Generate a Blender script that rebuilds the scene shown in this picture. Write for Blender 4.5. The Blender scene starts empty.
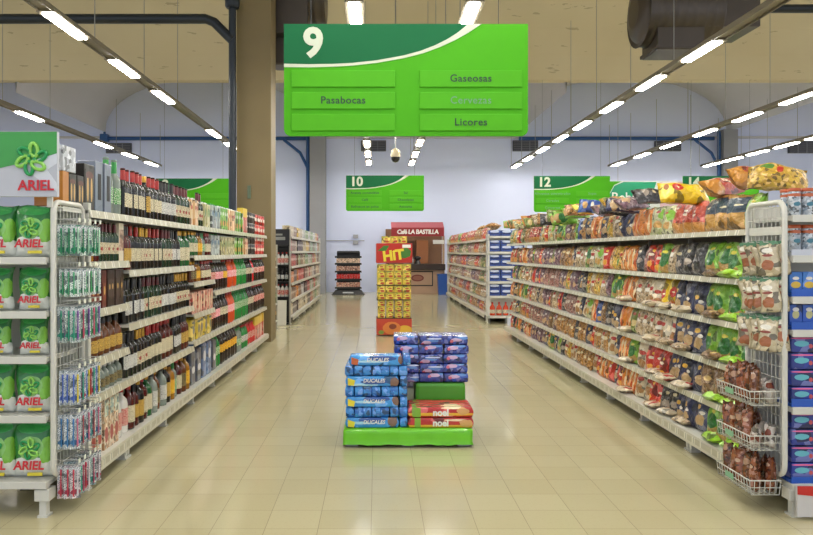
import bpy, bmesh, math, random
from mathutils import Vector, Matrix
R = random.Random(7)
PI = math.pi
sc = bpy.context.scene
C = sc.collection
F, CX, CY, H = 740.0, 377.0, 252.0, 1.6      # focal length in pixels, vanishing point, eye height

def lin(h):
    out = []
    for i in (0, 2, 4):
        c = int(h[i:i+2], 16) / 255
        out.append(c / 12.92 if c <= .04045 else ((c + .055) / 1.055) ** 2.4)
    return (out[0], out[1], out[2], 1)

# ------------------------------------------------------------------ materials
class NT:
    def __init__(s, name):
        m = bpy.data.materials.new(name); m.use_nodes = True
        s.m = m; s.n = m.node_tree.nodes; s.l = m.node_tree.links
        s.b = s.n['Principled BSDF']
    def node(s, t, **k):
        n = s.n.new(t)
        for a, v in k.items(): setattr(n, a, v)
        return n
    def link(s, a, b): s.l.new(a, b)
    def math(s, op, a, b=None, clamp=False):
        n = s.node('ShaderNodeMath', operation=op); n.use_clamp = clamp
        for i, v in enumerate((a, b)):
            if v is None: continue
            if isinstance(v, (int, float)): n.inputs[i].default_value = v
            else: s.link(v, n.inputs[i])
        return n.outputs[0]
    def mix(s, f, a, b):
        n = s.node('ShaderNodeMix', data_type='RGBA')
        for i, v in ((0, f), (6, a), (7, b)):
            if isinstance(v, (int, float)): n.inputs[i].default_value = v
            elif isinstance(v, tuple): n.inputs[i].default_value = v
            else: s.link(v, n.inputs[i])
        return n.outputs[2]
    def coords(s):
        tc = s.node('ShaderNodeTexCoord'); sp = s.node('ShaderNodeSeparateXYZ')
        s.link(tc.outputs['Object'], sp.inputs[0])
        return tc.outputs['Object'], sp.outputs[0], sp.outputs[1], sp.outputs[2]
    def noise(s, vec, scale, detail=2):
        n = s.node('ShaderNodeTexNoise'); n.inputs['Scale'].default_value = scale; n.inputs['Detail'].default_value = detail
        if vec is not None: s.link(vec, n.inputs['Vector'])
        return n.outputs[0]
    def bump(s, h, strength, dist=.01):
        n = s.node('ShaderNodeBump'); n.inputs['Strength'].default_value = strength; n.inputs['Distance'].default_value = dist
        s.link(h, n.inputs['Height']); s.link(n.outputs[0], s.b.inputs['Normal'])

MATS = {}
def plain(name, hexc, rough=.5, metal=0, coat=0, spec=.5, noise=0, nscale=8):
    if name in MATS: return MATS[name]
    t = NT(name); c = lin(hexc)
    t.b.inputs['Roughness'].default_value = rough; t.b.inputs['Metallic'].default_value = metal
    t.b.inputs['Coat Weight'].default_value = coat; t.b.inputs['Specular IOR Level'].default_value = spec
    o, x, y, z = t.coords()
    nz = t.noise(o, nscale, 3)
    k = noise if noise else .06
    dark = tuple(v * (1 - k) for v in c[:3]) + (1,); lite = tuple(min(1, v * (1 + k)) for v in c[:3]) + (1,)
    t.link(t.mix(nz, dark, lite), t.b.inputs['Base Color'])
    MATS[name] = t.m; return t.m

def emit(name, col, strength):
    t = NT(name)
    t.b.inputs['Base Color'].default_value = (.8, .8, .8, 1)
    t.b.inputs['Emission Color'].default_value = col; t.b.inputs['Emission Strength'].default_value = strength
    MATS[name] = t.m; return t.m

def art(name, base, base2=None, cell=28, blobs=(), bands=(), ink=None, rough=.35, coat=.3, wrinkle=0, xoff=True):
    """printed packaging: two-colour cells (seen contents or small print), flecks with film glints painted in, soft blobs (pictures, logos), bands, fine ink rows"""
    if name in MATS: return MATS[name]
    t = NT(name); o, x, y, z = t.coords()
    oi = t.node('ShaderNodeObjectInfo'); rnd = oi.outputs['Random']
    c = lin(base)
    if base2:
        v = t.node('ShaderNodeTexVoronoi'); v.inputs['Scale'].default_value = cell
        if xoff:
            va = t.node('ShaderNodeVectorMath', operation='ADD'); t.link(o, va.inputs[0])
            cb = t.node('ShaderNodeCombineXYZ'); t.link(t.math('MULTIPLY', rnd, 7.0), cb.inputs[1]); t.link(cb.outputs[0], va.inputs[1])
            t.link(va.outputs[0], v.inputs['Vector'])
        else: t.link(o, v.inputs['Vector'])
        else_vec = v.inputs['Vector'].links[0].from_socket
        ns = t.node('ShaderNodeTexNoise'); ns.inputs['Scale'].default_value = cell * .6; t.link(else_vec, ns.inputs['Vector'])
        vm = t.node('ShaderNodeVectorMath', operation='MULTIPLY_ADD'); t.link(ns.outputs['Color'], vm.inputs[0]); vm.inputs[1].default_value = (1.0 / cell,) * 3; t.link(else_vec, vm.inputs[2])
        t.link(vm.outputs[0], v.inputs['Vector'])
        sp = t.node('ShaderNodeSeparateColor'); t.link(v.outputs['Color'], sp.inputs[0])
        c2 = lin(base2); md = [(p + q) / 2 for p, q in zip(c, c2)]
        lt = tuple(min(1, m_ * 1.25 + .12) for m_ in md[:3]) + (1,); dk = tuple(m_ * .3 for m_ in md[:3]) + (1,)
        col = t.mix(sp.outputs[0], c, c2)
        if cell > 11:
            col = t.mix(t.math('GREATER_THAN', sp.outputs[1], .84), col, lt)  # pale and dark flecks: busy print, with film glints painted into the colour
            col = t.mix(t.math('LESS_THAN', sp.outputs[1], .16), col, dk)
    else:
        col = t.mix(t.noise(o, 30), c, tuple(min(1, q * 1.08) for q in c[:3]) + (1,))
    wob = t.math('MULTIPLY', t.math('SUBTRACT', t.noise(o, 22, 2), .5), 1.0)
    for (bc, z0, z1) in bands:
        zz = t.math('ADD', z, t.math('MULTIPLY', wob, .012))
        m = t.math('MULTIPLY', t.math('GREATER_THAN', zz, z0), t.math('LESS_THAN', zz, z1))
        col = t.mix(m, col, lin(bc))
    for (bc, bx, bz, rx, rz, nz) in blobs:
        xs, zs_ = x, z
        if wrinkle and xoff:
            xs = t.math('ADD', x, t.math('MULTIPLY', t.math('SUBTRACT', rnd, .5), .07)); zs_ = t.math('ADD', z, t.math('MULTIPLY', t.math('SUBTRACT', t.math('FRACT', t.math('MULTIPLY', rnd, 37.0)), .5), .06)); nz = nz + .22
        dx = t.math('DIVIDE', t.math('SUBTRACT', xs, bx), rx); dz = t.math('DIVIDE', t.math('SUBTRACT', zs_, bz), rz)
        d = t.math('ADD', t.math('MULTIPLY', dx, dx), t.math('MULTIPLY', dz, dz))
        d = t.math('ADD', d, t.math('MULTIPLY', wob, nz * 4))
        m = t.math('LESS_THAN', d, 1.0)
        col = t.mix(m, col, lin(bc))
    if ink:
        ic, z0, z1, s = ink
        br = t.node('ShaderNodeTexNoise'); mp = t.node('ShaderNodeMapping'); mp.inputs['Scale'].default_value = (s * 2.2, 1, s)
        t.link(o, mp.inputs[0]); t.link(mp.outputs[0], br.inputs['Vector']); br.inputs['Scale'].default_value = 1; br.inputs['Detail'].default_value = 0
        m = t.math('GREATER_THAN', br.outputs[0], .56)
        m = t.math('MULTIPLY', m, t.math('MULTIPLY', t.math('GREATER_THAN', z, z0), t.math('LESS_THAN', z, z1)))
        col = t.mix(m, col, lin(ic))
    t.link(col, t.b.inputs['Base Color'])
    t.b.inputs['Roughness'].default_value = rough; t.b.inputs['Coat Weight'].default_value = coat; t.b.inputs['Coat Roughness'].default_value = .15
    if wrinkle: t.bump(t.noise(o, 20, 3), wrinkle, .035)
    MATS[name] = t.m; return t.m

white_metal = plain('white_enamel', 'cdccc3', .35, coat=.2)
grey_metal = plain('grey_steel', '9a9a96', .35, .6)
cream_panel = plain('cream_back_panel', 'a8a394', .6)
dark_in = plain('dark_paint', '1c1c1e', .5)

def price_mat():
    t = NT('price_strip_cards'); o, x, y, z = t.coords()
    k = t.math('MODULO', t.math('ADD', x, 10), .143)
    m = t.math('LESS_THAN', k, .055)
    m = t.math('MULTIPLY', m, t.math('GREATER_THAN', t.noise(o, 6, 0), .42))
    col = t.mix(m, lin('aba68e'), lin('d2cfbd'))
    k2 = t.math('MULTIPLY', t.math('LESS_THAN', k, .04), t.math('GREATER_THAN', k, .022))
    col = t.mix(t.math('MULTIPLY', t.math('MULTIPLY', k2, m), .6), col, lin('6f706a'))
    t.link(col, t.b.inputs['Base Color']); t.b.inputs['Roughness'].default_value = .3
    return t.m
price = price_mat()

def floor_mat():
    t = NT('beige_floor_tiles')
    tc = t.node('ShaderNodeTexCoord'); mp = t.node('ShaderNodeMapping'); mp.inputs['Location'].default_value = (.034, .02, 0)
    t.link(tc.outputs['Object'], mp.inputs[0])
    br = t.node('ShaderNodeTexBrick'); br.offset = 0; br.squash = 1
    br.inputs['Scale'].default_value = 1; br.inputs['Brick Width'].default_value = .307; br.inputs['Row Height'].default_value = .307
    br.inputs['Mortar Size'].default_value = .0016; br.inputs['Mortar Smooth'].default_value = .25
    br.inputs['Color1'].default_value = lin('c3bb98'); br.inputs['Color2'].default_value = lin('bcb490'); br.inputs['Mortar'].default_value = lin('7f7760')
    t.link(mp.outputs[0], br.inputs['Vector'])
    nz = t.noise(mp.outputs[0], 1.3, 4)
    col = t.mix(t.math('MULTIPLY', nz, .35), br.outputs[0], lin('b3aa84'))
    sp = t.noise(mp.outputs[0], 60, 3)
    col = t.mix(t.math('MULTIPLY', t.math('GREATER_THAN', sp, .62), .18), col, lin('a69c7a'))
    t.link(col, t.b.inputs['Base Color'])
    t.b.inputs['Roughness'].default_value = .13; t.b.inputs['Specular IOR Level'].default_value = .75
    return t.m

def tan_mat():
    t = NT('tan_plaster_vault'); tc = t.node('ShaderNodeTexCoord')
    o = tc.outputs['Object']
    mp = t.node('ShaderNodeMapping'); mp.inputs['Scale'].default_value = (1.1, 1.1, 6); mp.inputs['Rotation'].default_value = (0, .25, 0); t.link(o, mp.inputs[0])
    a = t.noise(mp.outputs[0], 1.6, 3)
    col = t.mix(t.noise(o, .5, 3), lin('d8ccab'), lin('c9ba95'))
    m = t.math('GREATER_THAN', a, .69)
    col = t.mix(t.math('MULTIPLY', m, .4), col, lin('75664a'))
    t.link(col, t.b.inputs['Base Color']); t.b.inputs['Roughness'].default_value = .8
    return t.m
wall_white = plain('bluish_white_wall_paint', 'dbe2ff', .7, noise=.03, nscale=.6)
vault_white = plain('white_vault_plaster', 'c9c7c9', .8, noise=.05, nscale=.7)
col_brown = plain('brown_column_paint', '7c6c48', .55, noise=.12, nscale=2)
pilaster_grey = plain('grey_concrete', '96969a', .7, noise=.06, nscale=3)
pipe_black = plain('near_black_pipe_paint', '16202a', .4)
pipe_blue = plain('blue_pipe_paint', '1f4d86', .4)
duct_mat = plain('dark_brown_sheet_metal', '57504a', .42, .75, noise=.15, nscale=2)
tray_mat = plain('brown_grey_light_tray', '7d7564', .5, .1)
lamp_mat = emit('fluorescent_diffuser', (1, .965, .9, 1), 31.0)

# ------------------------------------------------------------------ mesh helpers
class MB:
    def __init__(s): s.v = []; s.f = []; s.mi = []; s.sm = []
    def add(s, vs, fs, mi=0, smooth=False):
        n = len(s.v); s.v += [tuple(v) for v in vs]
        for f in fs: s.f.append([i + n for i in f]); s.mi.append(mi); s.sm.append(smooth)
        return s
    def box(s, x0, x1, y0, y1, z0, z1, mi=0):
        vs = [(x, y, z) for z in (z0, z1) for y in (y0, y1) for x in (x0, x1)]
        return s.add(vs, [(0, 2, 3, 1), (4, 5, 7, 6), (0, 1, 5, 4), (2, 6, 7, 3), (0, 4, 6, 2), (1, 3, 7, 5)], mi)
    def bbox(s, x0, x1, y0, y1, z0, z1, b, mi=0):
        """box with chamfered edges"""
        bm = bmesh.new(); bmesh.ops.create_cube(bm, size=1)
        for v in bm.verts: v.co = Vector(((x0 + x1) / 2 + v.co.x * (x1 - x0), (y0 + y1) / 2 + v.co.y * (y1 - y0), (z0 + z1) / 2 + v.co.z * (z1 - z0)))
        bmesh.ops.bevel(bm, geom=bm.edges[:], offset=b, segments=2, affect='EDGES', profile=.6)
        bm.verts.index_update(); s.add([v.co[:] for v in bm.verts], [[v.index for v in f.verts] for f in bm.faces], mi); bm.free(); return s
    def lathe(s, prof, seg=12, cx=0, cy=0, mi=0, close=True):
        n = len(prof); vs = []
        for r, z in prof:
            for k in range(seg): a = 2 * PI * k / seg; vs.append((cx + r * math.cos(a), cy + r * math.sin(a), z))
        fs = [(i * seg + k, i * seg + (k + 1) % seg, (i + 1) * seg + (k + 1) % seg, (i + 1) * seg + k) for i in range(n - 1) for k in range(seg)]
        s.add(vs, fs, mi, True)
        if close:
            s.add(vs[:seg], [list(range(seg))[::-1]], mi); s.add(vs[-seg:], [list(range(seg))], mi)
        return s
    def tube(s, pts, r, seg=6, mi=0, closed=False):
        pts = [Vector(p) for p in pts]; n = len(pts); vs = []; up = None
        for i, p in enumerate(pts):
            a = pts[(i - 1) % n] if (closed or i) else p; b = pts[(i + 1) % n] if (closed or i < n - 1) else p
            t = (b - a).normalized()
            if up is None:
                up = Vector((0, 0, 1)) if abs(t.z) < .9 else Vector((1, 0, 0))
            u = t.cross(up)
            if u.length < 1e-4: u = t.cross(Vector((.3, .8, .1)))
            u.normalize(); w = u.cross(t).normalized(); up = w
            for k in range(seg): an = 2 * PI * k / seg; vs.append(p + (u * math.cos(an) + w * math.sin(an)) * r)
        m = n if closed else n - 1
        fs = [(i * seg + k, ((i + 1) % n) * seg + k, ((i + 1) % n) * seg + (k + 1) % seg, i * seg + (k + 1) % seg) for i in range(m) for k in range(seg)]
        s.add(vs, fs, mi, True)
        if not closed:
            s.add(vs[:seg], [list(range(seg))], mi); s.add(vs[-seg:], [list(range(seg))[::-1]], mi)
        return s
    def prism(s, poly, y0, y1, mi=0):
        """polygon of (x,z) extruded along y"""
        n = len(poly); vs = [(x, y0, z) for x, z in poly] + [(x, y1, z) for x, z in poly]
        fs = [list(range(n)), list(range(2 * n - 1, n - 1, -1))] + [(i, i + n, (i + 1) % n + n, (i + 1) % n) for i in range(n)]
        return s.add(vs, fs, mi)
    def mesh(s, name, mats):
        me = bpy.data.meshes.new(name); me.from_pydata(s.v, [], s.f)
        for m in (mats if isinstance(mats, (list, tuple)) else [mats]): me.materials.append(m)
        me.polygons.foreach_set('material_index', s.mi); me.polygons.foreach_set('use_smooth', s.sm)
        bm = bmesh.new(); bm.from_mesh(me); bmesh.ops.recalc_face_normals(bm, faces=bm.faces); bm.to_mesh(me); bm.free()
        me.update(); return me

def link(name, me, parent=None, loc=None, rot=None):
    o = bpy.data.objects.new(name, me); C.objects.link(o)
    if parent: o.parent = parent
    if loc is not None: o.location = loc
    if rot is not None: o.rotation_euler = rot if isinstance(rot, (tuple, list)) else (0, 0, rot)
    return o
def obj(name, mb, mats, parent=None, loc=None, rot=None): return link(name, mb.mesh(name, mats), parent, loc, rot)
def tag(o, label, cat, group=None):
    o['label'] = label; o['category'] = cat
    if group: o['group'] = group
    return o
def thing(name, label, cat, loc=(0, 0, 0), rot=0, group=None):
    o = link(name, None, None, loc, rot); return tag(o, label, cat, group)
def struct(name, mb, mats, loc=None):
    o = obj(name, mb, mats, None, loc); o['kind'] = 'structure'; return o
def text_mesh(s, size, depth=.001, bold=0, align='CENTER', shear=0, spacing=1.0):
    cu = bpy.data.curves.new('t', 'FONT'); cu.body = s; cu.size = size; cu.extrude = depth; cu.offset = bold
    cu.align_x = align; cu.align_y = 'CENTER'; cu.shear = shear; cu.space_character = spacing; cu.resolution_u = 4
    o = bpy.data.objects.new('t', cu); C.objects.link(o)
    bpy.context.view_layer.update()
    me = bpy.data.meshes.new_from_object(o.evaluated_get(bpy.context.evaluated_depsgraph_get()))
    bpy.data.objects.remove(o)
    me.transform(Matrix.Rotation(PI / 2, 4, 'X')); return me      # reads from -Y, up is Z
def text(name, s, size, mat, parent, loc, rot=0, **k):
    me = text_mesh(s, size, **k); me.materials.clear(); me.materials.append(mat)
    o = link(name, me, parent, loc, rot); return o

ORD = 'zeroth first second third fourth fifth sixth seventh eighth ninth tenth eleventh twelfth thirteenth fourteenth fifteenth sixteenth seventeenth eighteenth nineteenth twentieth'.split()
def ordn(n):
    if n <= 20: return ORD[n]
    tens = {2: 'twenty', 3: 'thirty', 4: 'forty', 5: 'fifty', 6: 'sixty', 7: 'seventy', 8: 'eighty', 9: 'ninety'}[n // 10]
    return (tens + '-' + ORD[n % 10]) if n % 10 else tens[:-1] + 'ieth'
REG = {}
def reg(o, desc, where, key):
    """collect look-alikes; their labels count them from the entrance end"""
    REG.setdefault((desc, where), []).append((key, o))
def flush_labels():
    for (desc, where), L in REG.items():
        L.sort(key=lambda t: t[0])
        for i, (_, o) in enumerate(L):
            if len(L) == 1: o['label'] = f'{desc}, {where}'
            else:
                o['label'] = f'{ordn(i + 1)} nearest {desc}, {where}' if i else f'nearest {desc}, {where}'
                o['group'] = f'{desc}, {where}'

# ------------------------------------------------------------------ product makers (front faces local -Y, base at z=0)
PROTO = {}
def proto(key, fn):
    if key not in PROTO: PROTO[key] = fn()
    return PROTO[key]
def place(key, fn, name, cat, loc, rot, desc, where, order, scale=1, detail=True):
    """fn() -> list of (part name, mesh); the first is the body, the rest its children"""
    parts = proto(key, fn)
    o = link(name, parts[0][1], None, loc, rot); o['category'] = cat
    if scale != 1: o.scale = (scale,) * 3
    if detail:
        for pn, me in parts[1:]: link(pn, me, o)
    reg(o, desc, where, order); return o

def glass(name, hexc): return plain(name, hexc, .12, coat=.15, spec=.45)
def arc(prof, half, seg, mb, mi=0):
    vs = []
    for r, z in prof:
        for k in range(seg + 1): a = -PI / 2 - half + 2 * half * k / seg; vs.append((r * math.cos(a), r * math.sin(a), z))
    for r, z in prof:
        for k in range(seg + 1): a = -PI / 2 - half + 2 * half * k / seg; vs.append(((r - .0006) * math.cos(a), (r - .0006) * math.sin(a), z))
    n = len(prof); m = seg + 1
    fs = [(i * m + k, i * m + k + 1, (i + 1) * m + k + 1, (i + 1) * m + k) for i in range(n - 1) for k in range(seg)]
    fs += [((n + i) * m + k, (n + i + 1) * m + k, (n + i + 1) * m + k + 1, (n + i) * m + k + 1) for i in range(n - 1) for k in range(seg)]
    mb.add(vs, fs, mi, True); return mb

def labelm(name, base, ink='55504a', acc=None, zc=.1):
    return art('label_' + name, base, blobs=([(acc, 0, zc, .016, .014, 0)] if acc else []), ink=(ink, 0, 1, 190), rough=.55, coat=.05)

def bottle(kind, body, label, cap, split=True, seg=12):
    P = {   # r, h, profile, label z range, cap z range
        'wine': (.037, [(0, 0), (.036, .002), (.0375, .01), (.0375, .185), (.034, .205), (.018, .228), (.0145, .24), (.0145, .298), (.0165, .3), (.0165, .31)], (.06, .15), (.235, .312), .0155),
        'spirit': (.042, [(0, 0), (.041, .002), (.043, .012), (.043, .165), (.036, .195), (.018, .215), (.015, .225), (.015, .262)], (.045, .145), (.236, .275), .0175),
        'squat': (.045, [(0, 0), (.043, .002), (.047, .015), (.046, .1), (.04, .14), (.02, .165), (.016, .175), (.016, .2)], (.03, .1), (.18, .215), .019),
        'soda': (.052, [(0, 0), (.042, .001), (.05, .014), (.053, .04), (.053, .12), (.05, .15), (.053, .19), (.049, .225), (.034, .268), (.018, .295), (.0145, .303), (.0145, .32)], (.125, .205), (.312, .335), .0175),
        'pet': (.034, [(0, 0), (.028, .001), (.033, .01), (.035, .03), (.033, .07), (.035, .1), (.034, .15), (.025, .19), (.014, .21), (.0125, .235)], (.07, .14), (.228, .247), .0155),
    }[kind]
    r, prof, (l0, l1), (c0, c1), cr = P
    def rad(z):
        for (r0, z0), (r1, z1) in zip(prof, prof[1:]):
            if z0 <= z <= z1: return r0 + (r1 - r0) * (z - z0) / max(1e-6, z1 - z0)
        return prof[-1][0]
    b = MB().lathe(prof, seg)
    e = .0008
    lp = [(rad(l0) + e, l0)] + [(rad(z) + e, z) for r_, z in prof if l0 < z < l1] + [(rad(l1) + e, l1)]
    cp = [(max(cr, rad(c0) + e), c0), (cr, c1 - .003), (cr * .85, c1)]
    if split:
        return [('body', b.mesh(kind, body)), ('label', (MB().lathe(lp, seg, close=False) if kind in ('soda', 'pet') else arc(lp, 1.15, 8, MB())).mesh('label', label)), ('cap', MB().lathe(cp, seg).mesh('cap', cap))]
    if kind in ('soda', 'pet'): b.lathe(lp, seg, mi=1, close=False)
    else: arc([(r_ + .002, z) for r_, z in lp], 1.15, 4, b, 1)
    b.lathe(cp, seg, mi=2)
    return [('body', b.mesh(kind, [body, label, cap]))]

def carton(w, d, h, mat, bev=.004, front=None, fm=None, lid=None):
    b = MB().bbox(-w/2, w/2, -d/2, d/2, 0, h, bev)
    out = [('body', b.mesh('carton', mat))]
    if front:
        x0, x1, z0, z1 = front
        out.append(('front_panel', MB().box(x0, x1, -d/2 - .0015, -d/2 + .002, z0, z1).mesh('front_panel', fm)))
    if lid:
        out.append(('cap', MB().lathe([(.014, h), (.014, h + .014), (.012, h + .017)], 10).mesh('cap', lid)))
    return out
def can(r, h, mat, top, seg=12):
    b = MB().lathe([(r * .8, 0), (r, .008), (r, h - .01), (r * .86, h)], seg)
    return [('body', b.mesh('can', mat)), ('lid', MB().lathe([(r * .86, h - .001), (r * .88, h + .003), (r * .8, h + .003)], seg).mesh('lid', top))]

def bag_mesh(w, h, t, seed, nu=10, nv=13, lump=.2):
    q = random.Random(seed); vs = []; fs = []
    ph = [q.uniform(0, 6.28) for _ in range(8)]
    bend = q.uniform(-.12, .12)
    for side in (-1, 1):
        for j in range(nv + 1):
            v = j / nv; c = 2 * v - 1
            for i in range(nu + 1):
                u = 2 * i / nu - 1
                end = 1 - abs(c) ** 3.2
                prof = max(0, (1 - abs(u) ** 2.6)) ** .55 * max(0, end) ** .7
                low = 1.12 - .3 * v
                wr = 1 + lump * (math.sin(u * 5 + ph[0] + 3 * v) * math.sin(v * 9 + ph[1]) + .5 * math.sin(u * 11 + ph[2]) * math.sin(v * 17 + ph[3]))
                crease = .004 * math.sin(u * 14 + ph[4]) * abs(c) ** 3
                y = side * t / 2 * prof * low * wr + crease + bend * t * c * c
                ww = w / 2 * (.9 + .1 * c * c) * (1 + .015 * math.sin(v * 13 + ph[5]))
                x = u * ww + .006 * math.sin(v * 6 + ph[6])
                z = h * v + (.006 * math.sin(u * 4 + ph[7]) if v > .5 else 0)
                vs.append((x, y, z))
    n = (nu + 1) * (nv + 1)
    for s in (0, 1):
        for j in range(nv):
            for i in range(nu):
                a = s * n + j * (nu + 1) + i
                fs.append((a, a + 1, a + nu + 2, a + nu + 1))
    for j in range(nv):
        for i in (0, nu): a = j * (nu + 1) + i; fs.append((a, a + nu + 1, a + n + nu + 1, a + n))
    for j in (0, nv):
        for i in range(nu): a = j * (nu + 1) + i; fs.append((a, a + 1, a + 1 + n, a + n))
    return MB().add(vs, fs, 0, True)

# bag designs : key -> (description, material)
def bagm(key, base, base2, cell, blobs=(), bands=(), ink=None): return art('film_' + key, base, base2, cell, blobs, bands, ink, rough=.28, coat=.5, wrinkle=1.0)
BAGS = {
 'green':  ('green chips bag with dark green circle', lambda: bagm('green', '8cb83a', '6fae2c', 14, [('b08a4a', .01, .06, .06, .05, .15), ('1e6a2a', 0, .135, .06, .065, -.18), ('e6d84a', 0, .205, .03, .014, 0)])),
 'lime':   ('lime green film bag', lambda: bagm('lime', 'a4d62c', '8cc524', 12, [('d6ee9a', 0, .12, .04, .03, .1)])),
 'brownc': ('clear bag of brown snacks', lambda: bagm('brownc', '6b4a2c', '8f6b40', 60, [('d8b87a', 0, .17, .04, .02, .1)])),
 'navy':   ('navy snack bag with beige picture', lambda: bagm('navy', '1b2140', '232a55', 12, [('b8986a', .01, .07, .05, .045, .25), ('e0b040', -.02, .17, .03, .02, .1), ('e8e2d8', .03, .13, .025, .015, .2)])),
 'black':  ('black snack bag with grey pattern', lambda: bagm('black', '1c1b20', '39353a', 50, [('a89a8c', 0, .08, .05, .03, .35), ('c8b890', 0, .17, .03, .015, .1)])),
 'red':    ('red snack bag with yellow flash', lambda: bagm('red', 'c0241c', 'd63a20', 16, [('e8a53a', .0, .06, .045, .03, .25), ('f2e6d0', 0, .15, .045, .014, .1), ('f0c030', .03, .19, .02, .014, 0)])),
 'redamb': ('red crisps bag with amber base', lambda: bagm('redamb', 'b5301f', 'c24a26', 30, [('f0e2cc', 0, .17, .05, .012, .2), ('f0e2cc', 0, .2, .04, .01, .2)], [('c98a3a', -.01, .085)])),
 'clear':  ('clear bag of pale snacks', lambda: bagm('clear', 'c9b596', '9a7f58', 50, [('b5342a', 0, .18, .03, .02, .15), ('ece6da', 0, .14, .05, .02, .3)])),
 'cream':  ('cream snack bag with red print', lambda: bagm('cream', 'e0d6c0', 'cdbb98', 22, [('b8322a', 0, .17, .05, .02, .2), ('a87a48', 0, .07, .05, .045, .35)])),
 'yellow': ('yellow bag with red round logo', lambda: bagm('yellow', 'f0cc1c', 'e6bd14', 12, [('c0201c', 0, .15, .045, .045, -.2), ('f6e8c0', 0, .15, .025, .008, -.2), ('b06a2a', 0, .06, .03, .02, .3)])),
 'yellowc':('yellow and amber snack bag', lambda: bagm('yellowc', 'd8b43a', 'b98a34', 45, [('c0362a', 0, .16, .03, .02, .1), ('5a8a34', -.03, .08, .02, .04, .2)])),
 'orange': ('orange striped snack bag', lambda: bagm('orange', 'dd7c22', 'e08e34', 18, [('e8cfa0', 0, .12, .014, .12, .06), ('c8501c', .045, .12, .01, .12, .04)])),
 'amber':  ('amber film bag of fried snacks', lambda: bagm('amber', 'c08a3c', '8f5f28', 48, [('e8d9b0', 0, .16, .045, .02, .2)])),
 'purple': ('purple and brown snack bag', lambda: bagm('purple', '5f3f52', '84606a', 40, [('c9a57c', 0, .08, .045, .04, .3), ('d8cdd0', 0, .17, .03, .018, .15)])),
 'pink':   ('clear bag of pink pieces', lambda: bagm('pink', 'b07a70', '7a5244', 55, [('ded0c4', .01, .15, .04, .022, .25)])),
 'olive':  ('olive green snack bag', lambda: bagm('olive', '7d8a3a', '5c6a2c', 30, [('d8c48a', 0, .08, .045, .035, .3), ('b8322a', 0, .17, .03, .015, .1)])),
 'blue':   ('blue snack bag with white band', lambda: bagm('blue', '23408a', '2f5cab', 16, [('e0dccf', 0, .15, .045, .018, .1), ('c99a50', 0, .07, .04, .03, .3)])),
 'tan':    ('amber chips bag with slate blue oval', lambda: bagm('tan', 'c7984a', 'b9863a', 20, [('e2d7b8', 0, .19, .04, .008, .1)], [('39485a', .13, .25)])),
 'gwhite': ('cream and green snack bag', lambda: bagm('gwhite', 'cfc9a4', '9ba56a', 30, [('7cb52e', .03, .17, .04, .05, .15), ('b8322a', -.02, .19, .03, .012, .1), ('c99a50', 0, .07, .045, .035, .3)])),
}
def bagp(design, size, var, nu=10, nv=13):
    w, h, t = size
    def fn():
        me = bag_mesh(w, h, t, hash((size, var)) & 0xffff, nu, nv).mesh('film', BAGS[design][1]()); return [('film', me)]
    return (design, size, var), fn

# ------------------------------------------------------------------ the shell
struct('floor', MB().box(-30, 30, -6, 32, -.1, 0), floor_mat())
struct('wall_back', MB().box(-22, 22, 29.5, 29.8, 0, 9.5), wall_white)
# ledge along the wall, where the vault begins
struct('trim_1', MB().box(-22, 22, 29.38, 29.5, 6.12, 6.2), vault_white)
# tan vault over the sales floor: a profile swept along x
prof = [(22.0, 6.71), (21.7, 7.35), (21.25, 8.0), (20.6, 8.7), (19.7, 9.4), (18.3, 10.1), (16.5, 10.6), (14, 10.95), (10, 11.1), (2, 11.1), (-6, 11.1)]
mb = MB(); off = [(22.35, 6.71), (22.05, 7.5), (21.6, 8.2), (20.9, 9.0), (19.9, 9.8), (18.5, 10.5), (16.6, 11.0), (14, 11.35), (10, 11.5), (2, 11.5), (-6, 11.5)]
n = len(prof); vs = [(x, y, z) for x in (-26, 26) for y, z in prof + off[::-1]]
m2 = 2 * n
fs = [(i, (i + 1) % m2, (i + 1) % m2 + m2, i + m2) for i in range(m2)] + [list(range(m2))[::-1], list(range(m2, 2 * m2))]
mb.add(vs, fs); struct('ceiling', mb, tan_mat())
# white barrel bays beside the back wall
for k in range(-3, 4):
    c = -6.7 + 8.25 * (k + 1) - .0
    pts = []
    for i in range(25):
        a = PI * i / 24; pts.append((c - 4.125 * math.cos(a), 6.38 + 2.15 * math.sin(a) ** .9 if 0 < i < 24 else 6.38))
    mb = MB(); L = len(pts); vs = [(x, y, z) for y in (22.2, 29.6) for x, z in pts] + [(x, y, z + .25) for y in (22.2, 29.6) for x, z in pts]
    fs = [(i, i + 1, L + i + 1, L + i) for i in range(L - 1)] + [(2 * L + i, 3 * L + i, 3 * L + i + 1, 2 * L + i + 1) for i in range(L - 1)]
    mb.add(vs, fs, 0, True); struct('ceiling_vault', mb, vault_white)
# brown column that closes the drinks shelving, with pipe
struct('column', MB().bbox(-2.5, -1.88, 13.15, 13.75, 0, 11.3, .02), col_brown)
struct('column_pilaster', MB().box(-2.63, -2.02, 28.9, 29.5, 0, 6.6), pilaster_grey)
struct('column_pilaster', MB().box(13.55, 14.1, 28.9, 29.5, 0, 6.4), pilaster_grey)
pl = tag(obj('door_plate', MB().bbox(-2.3, -2.24, 13.12, 13.15, 2.55, 2.78, .004), plain('dull_green_plate', '5b6a50', .4)), 'small grey-green plate on the brown column', 'plate')
pl.name = 'wall_plate'

def P(px, py, Y): return ((px - CX) * Y / F, Y, H - (py - CY) * Y / F)
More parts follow.
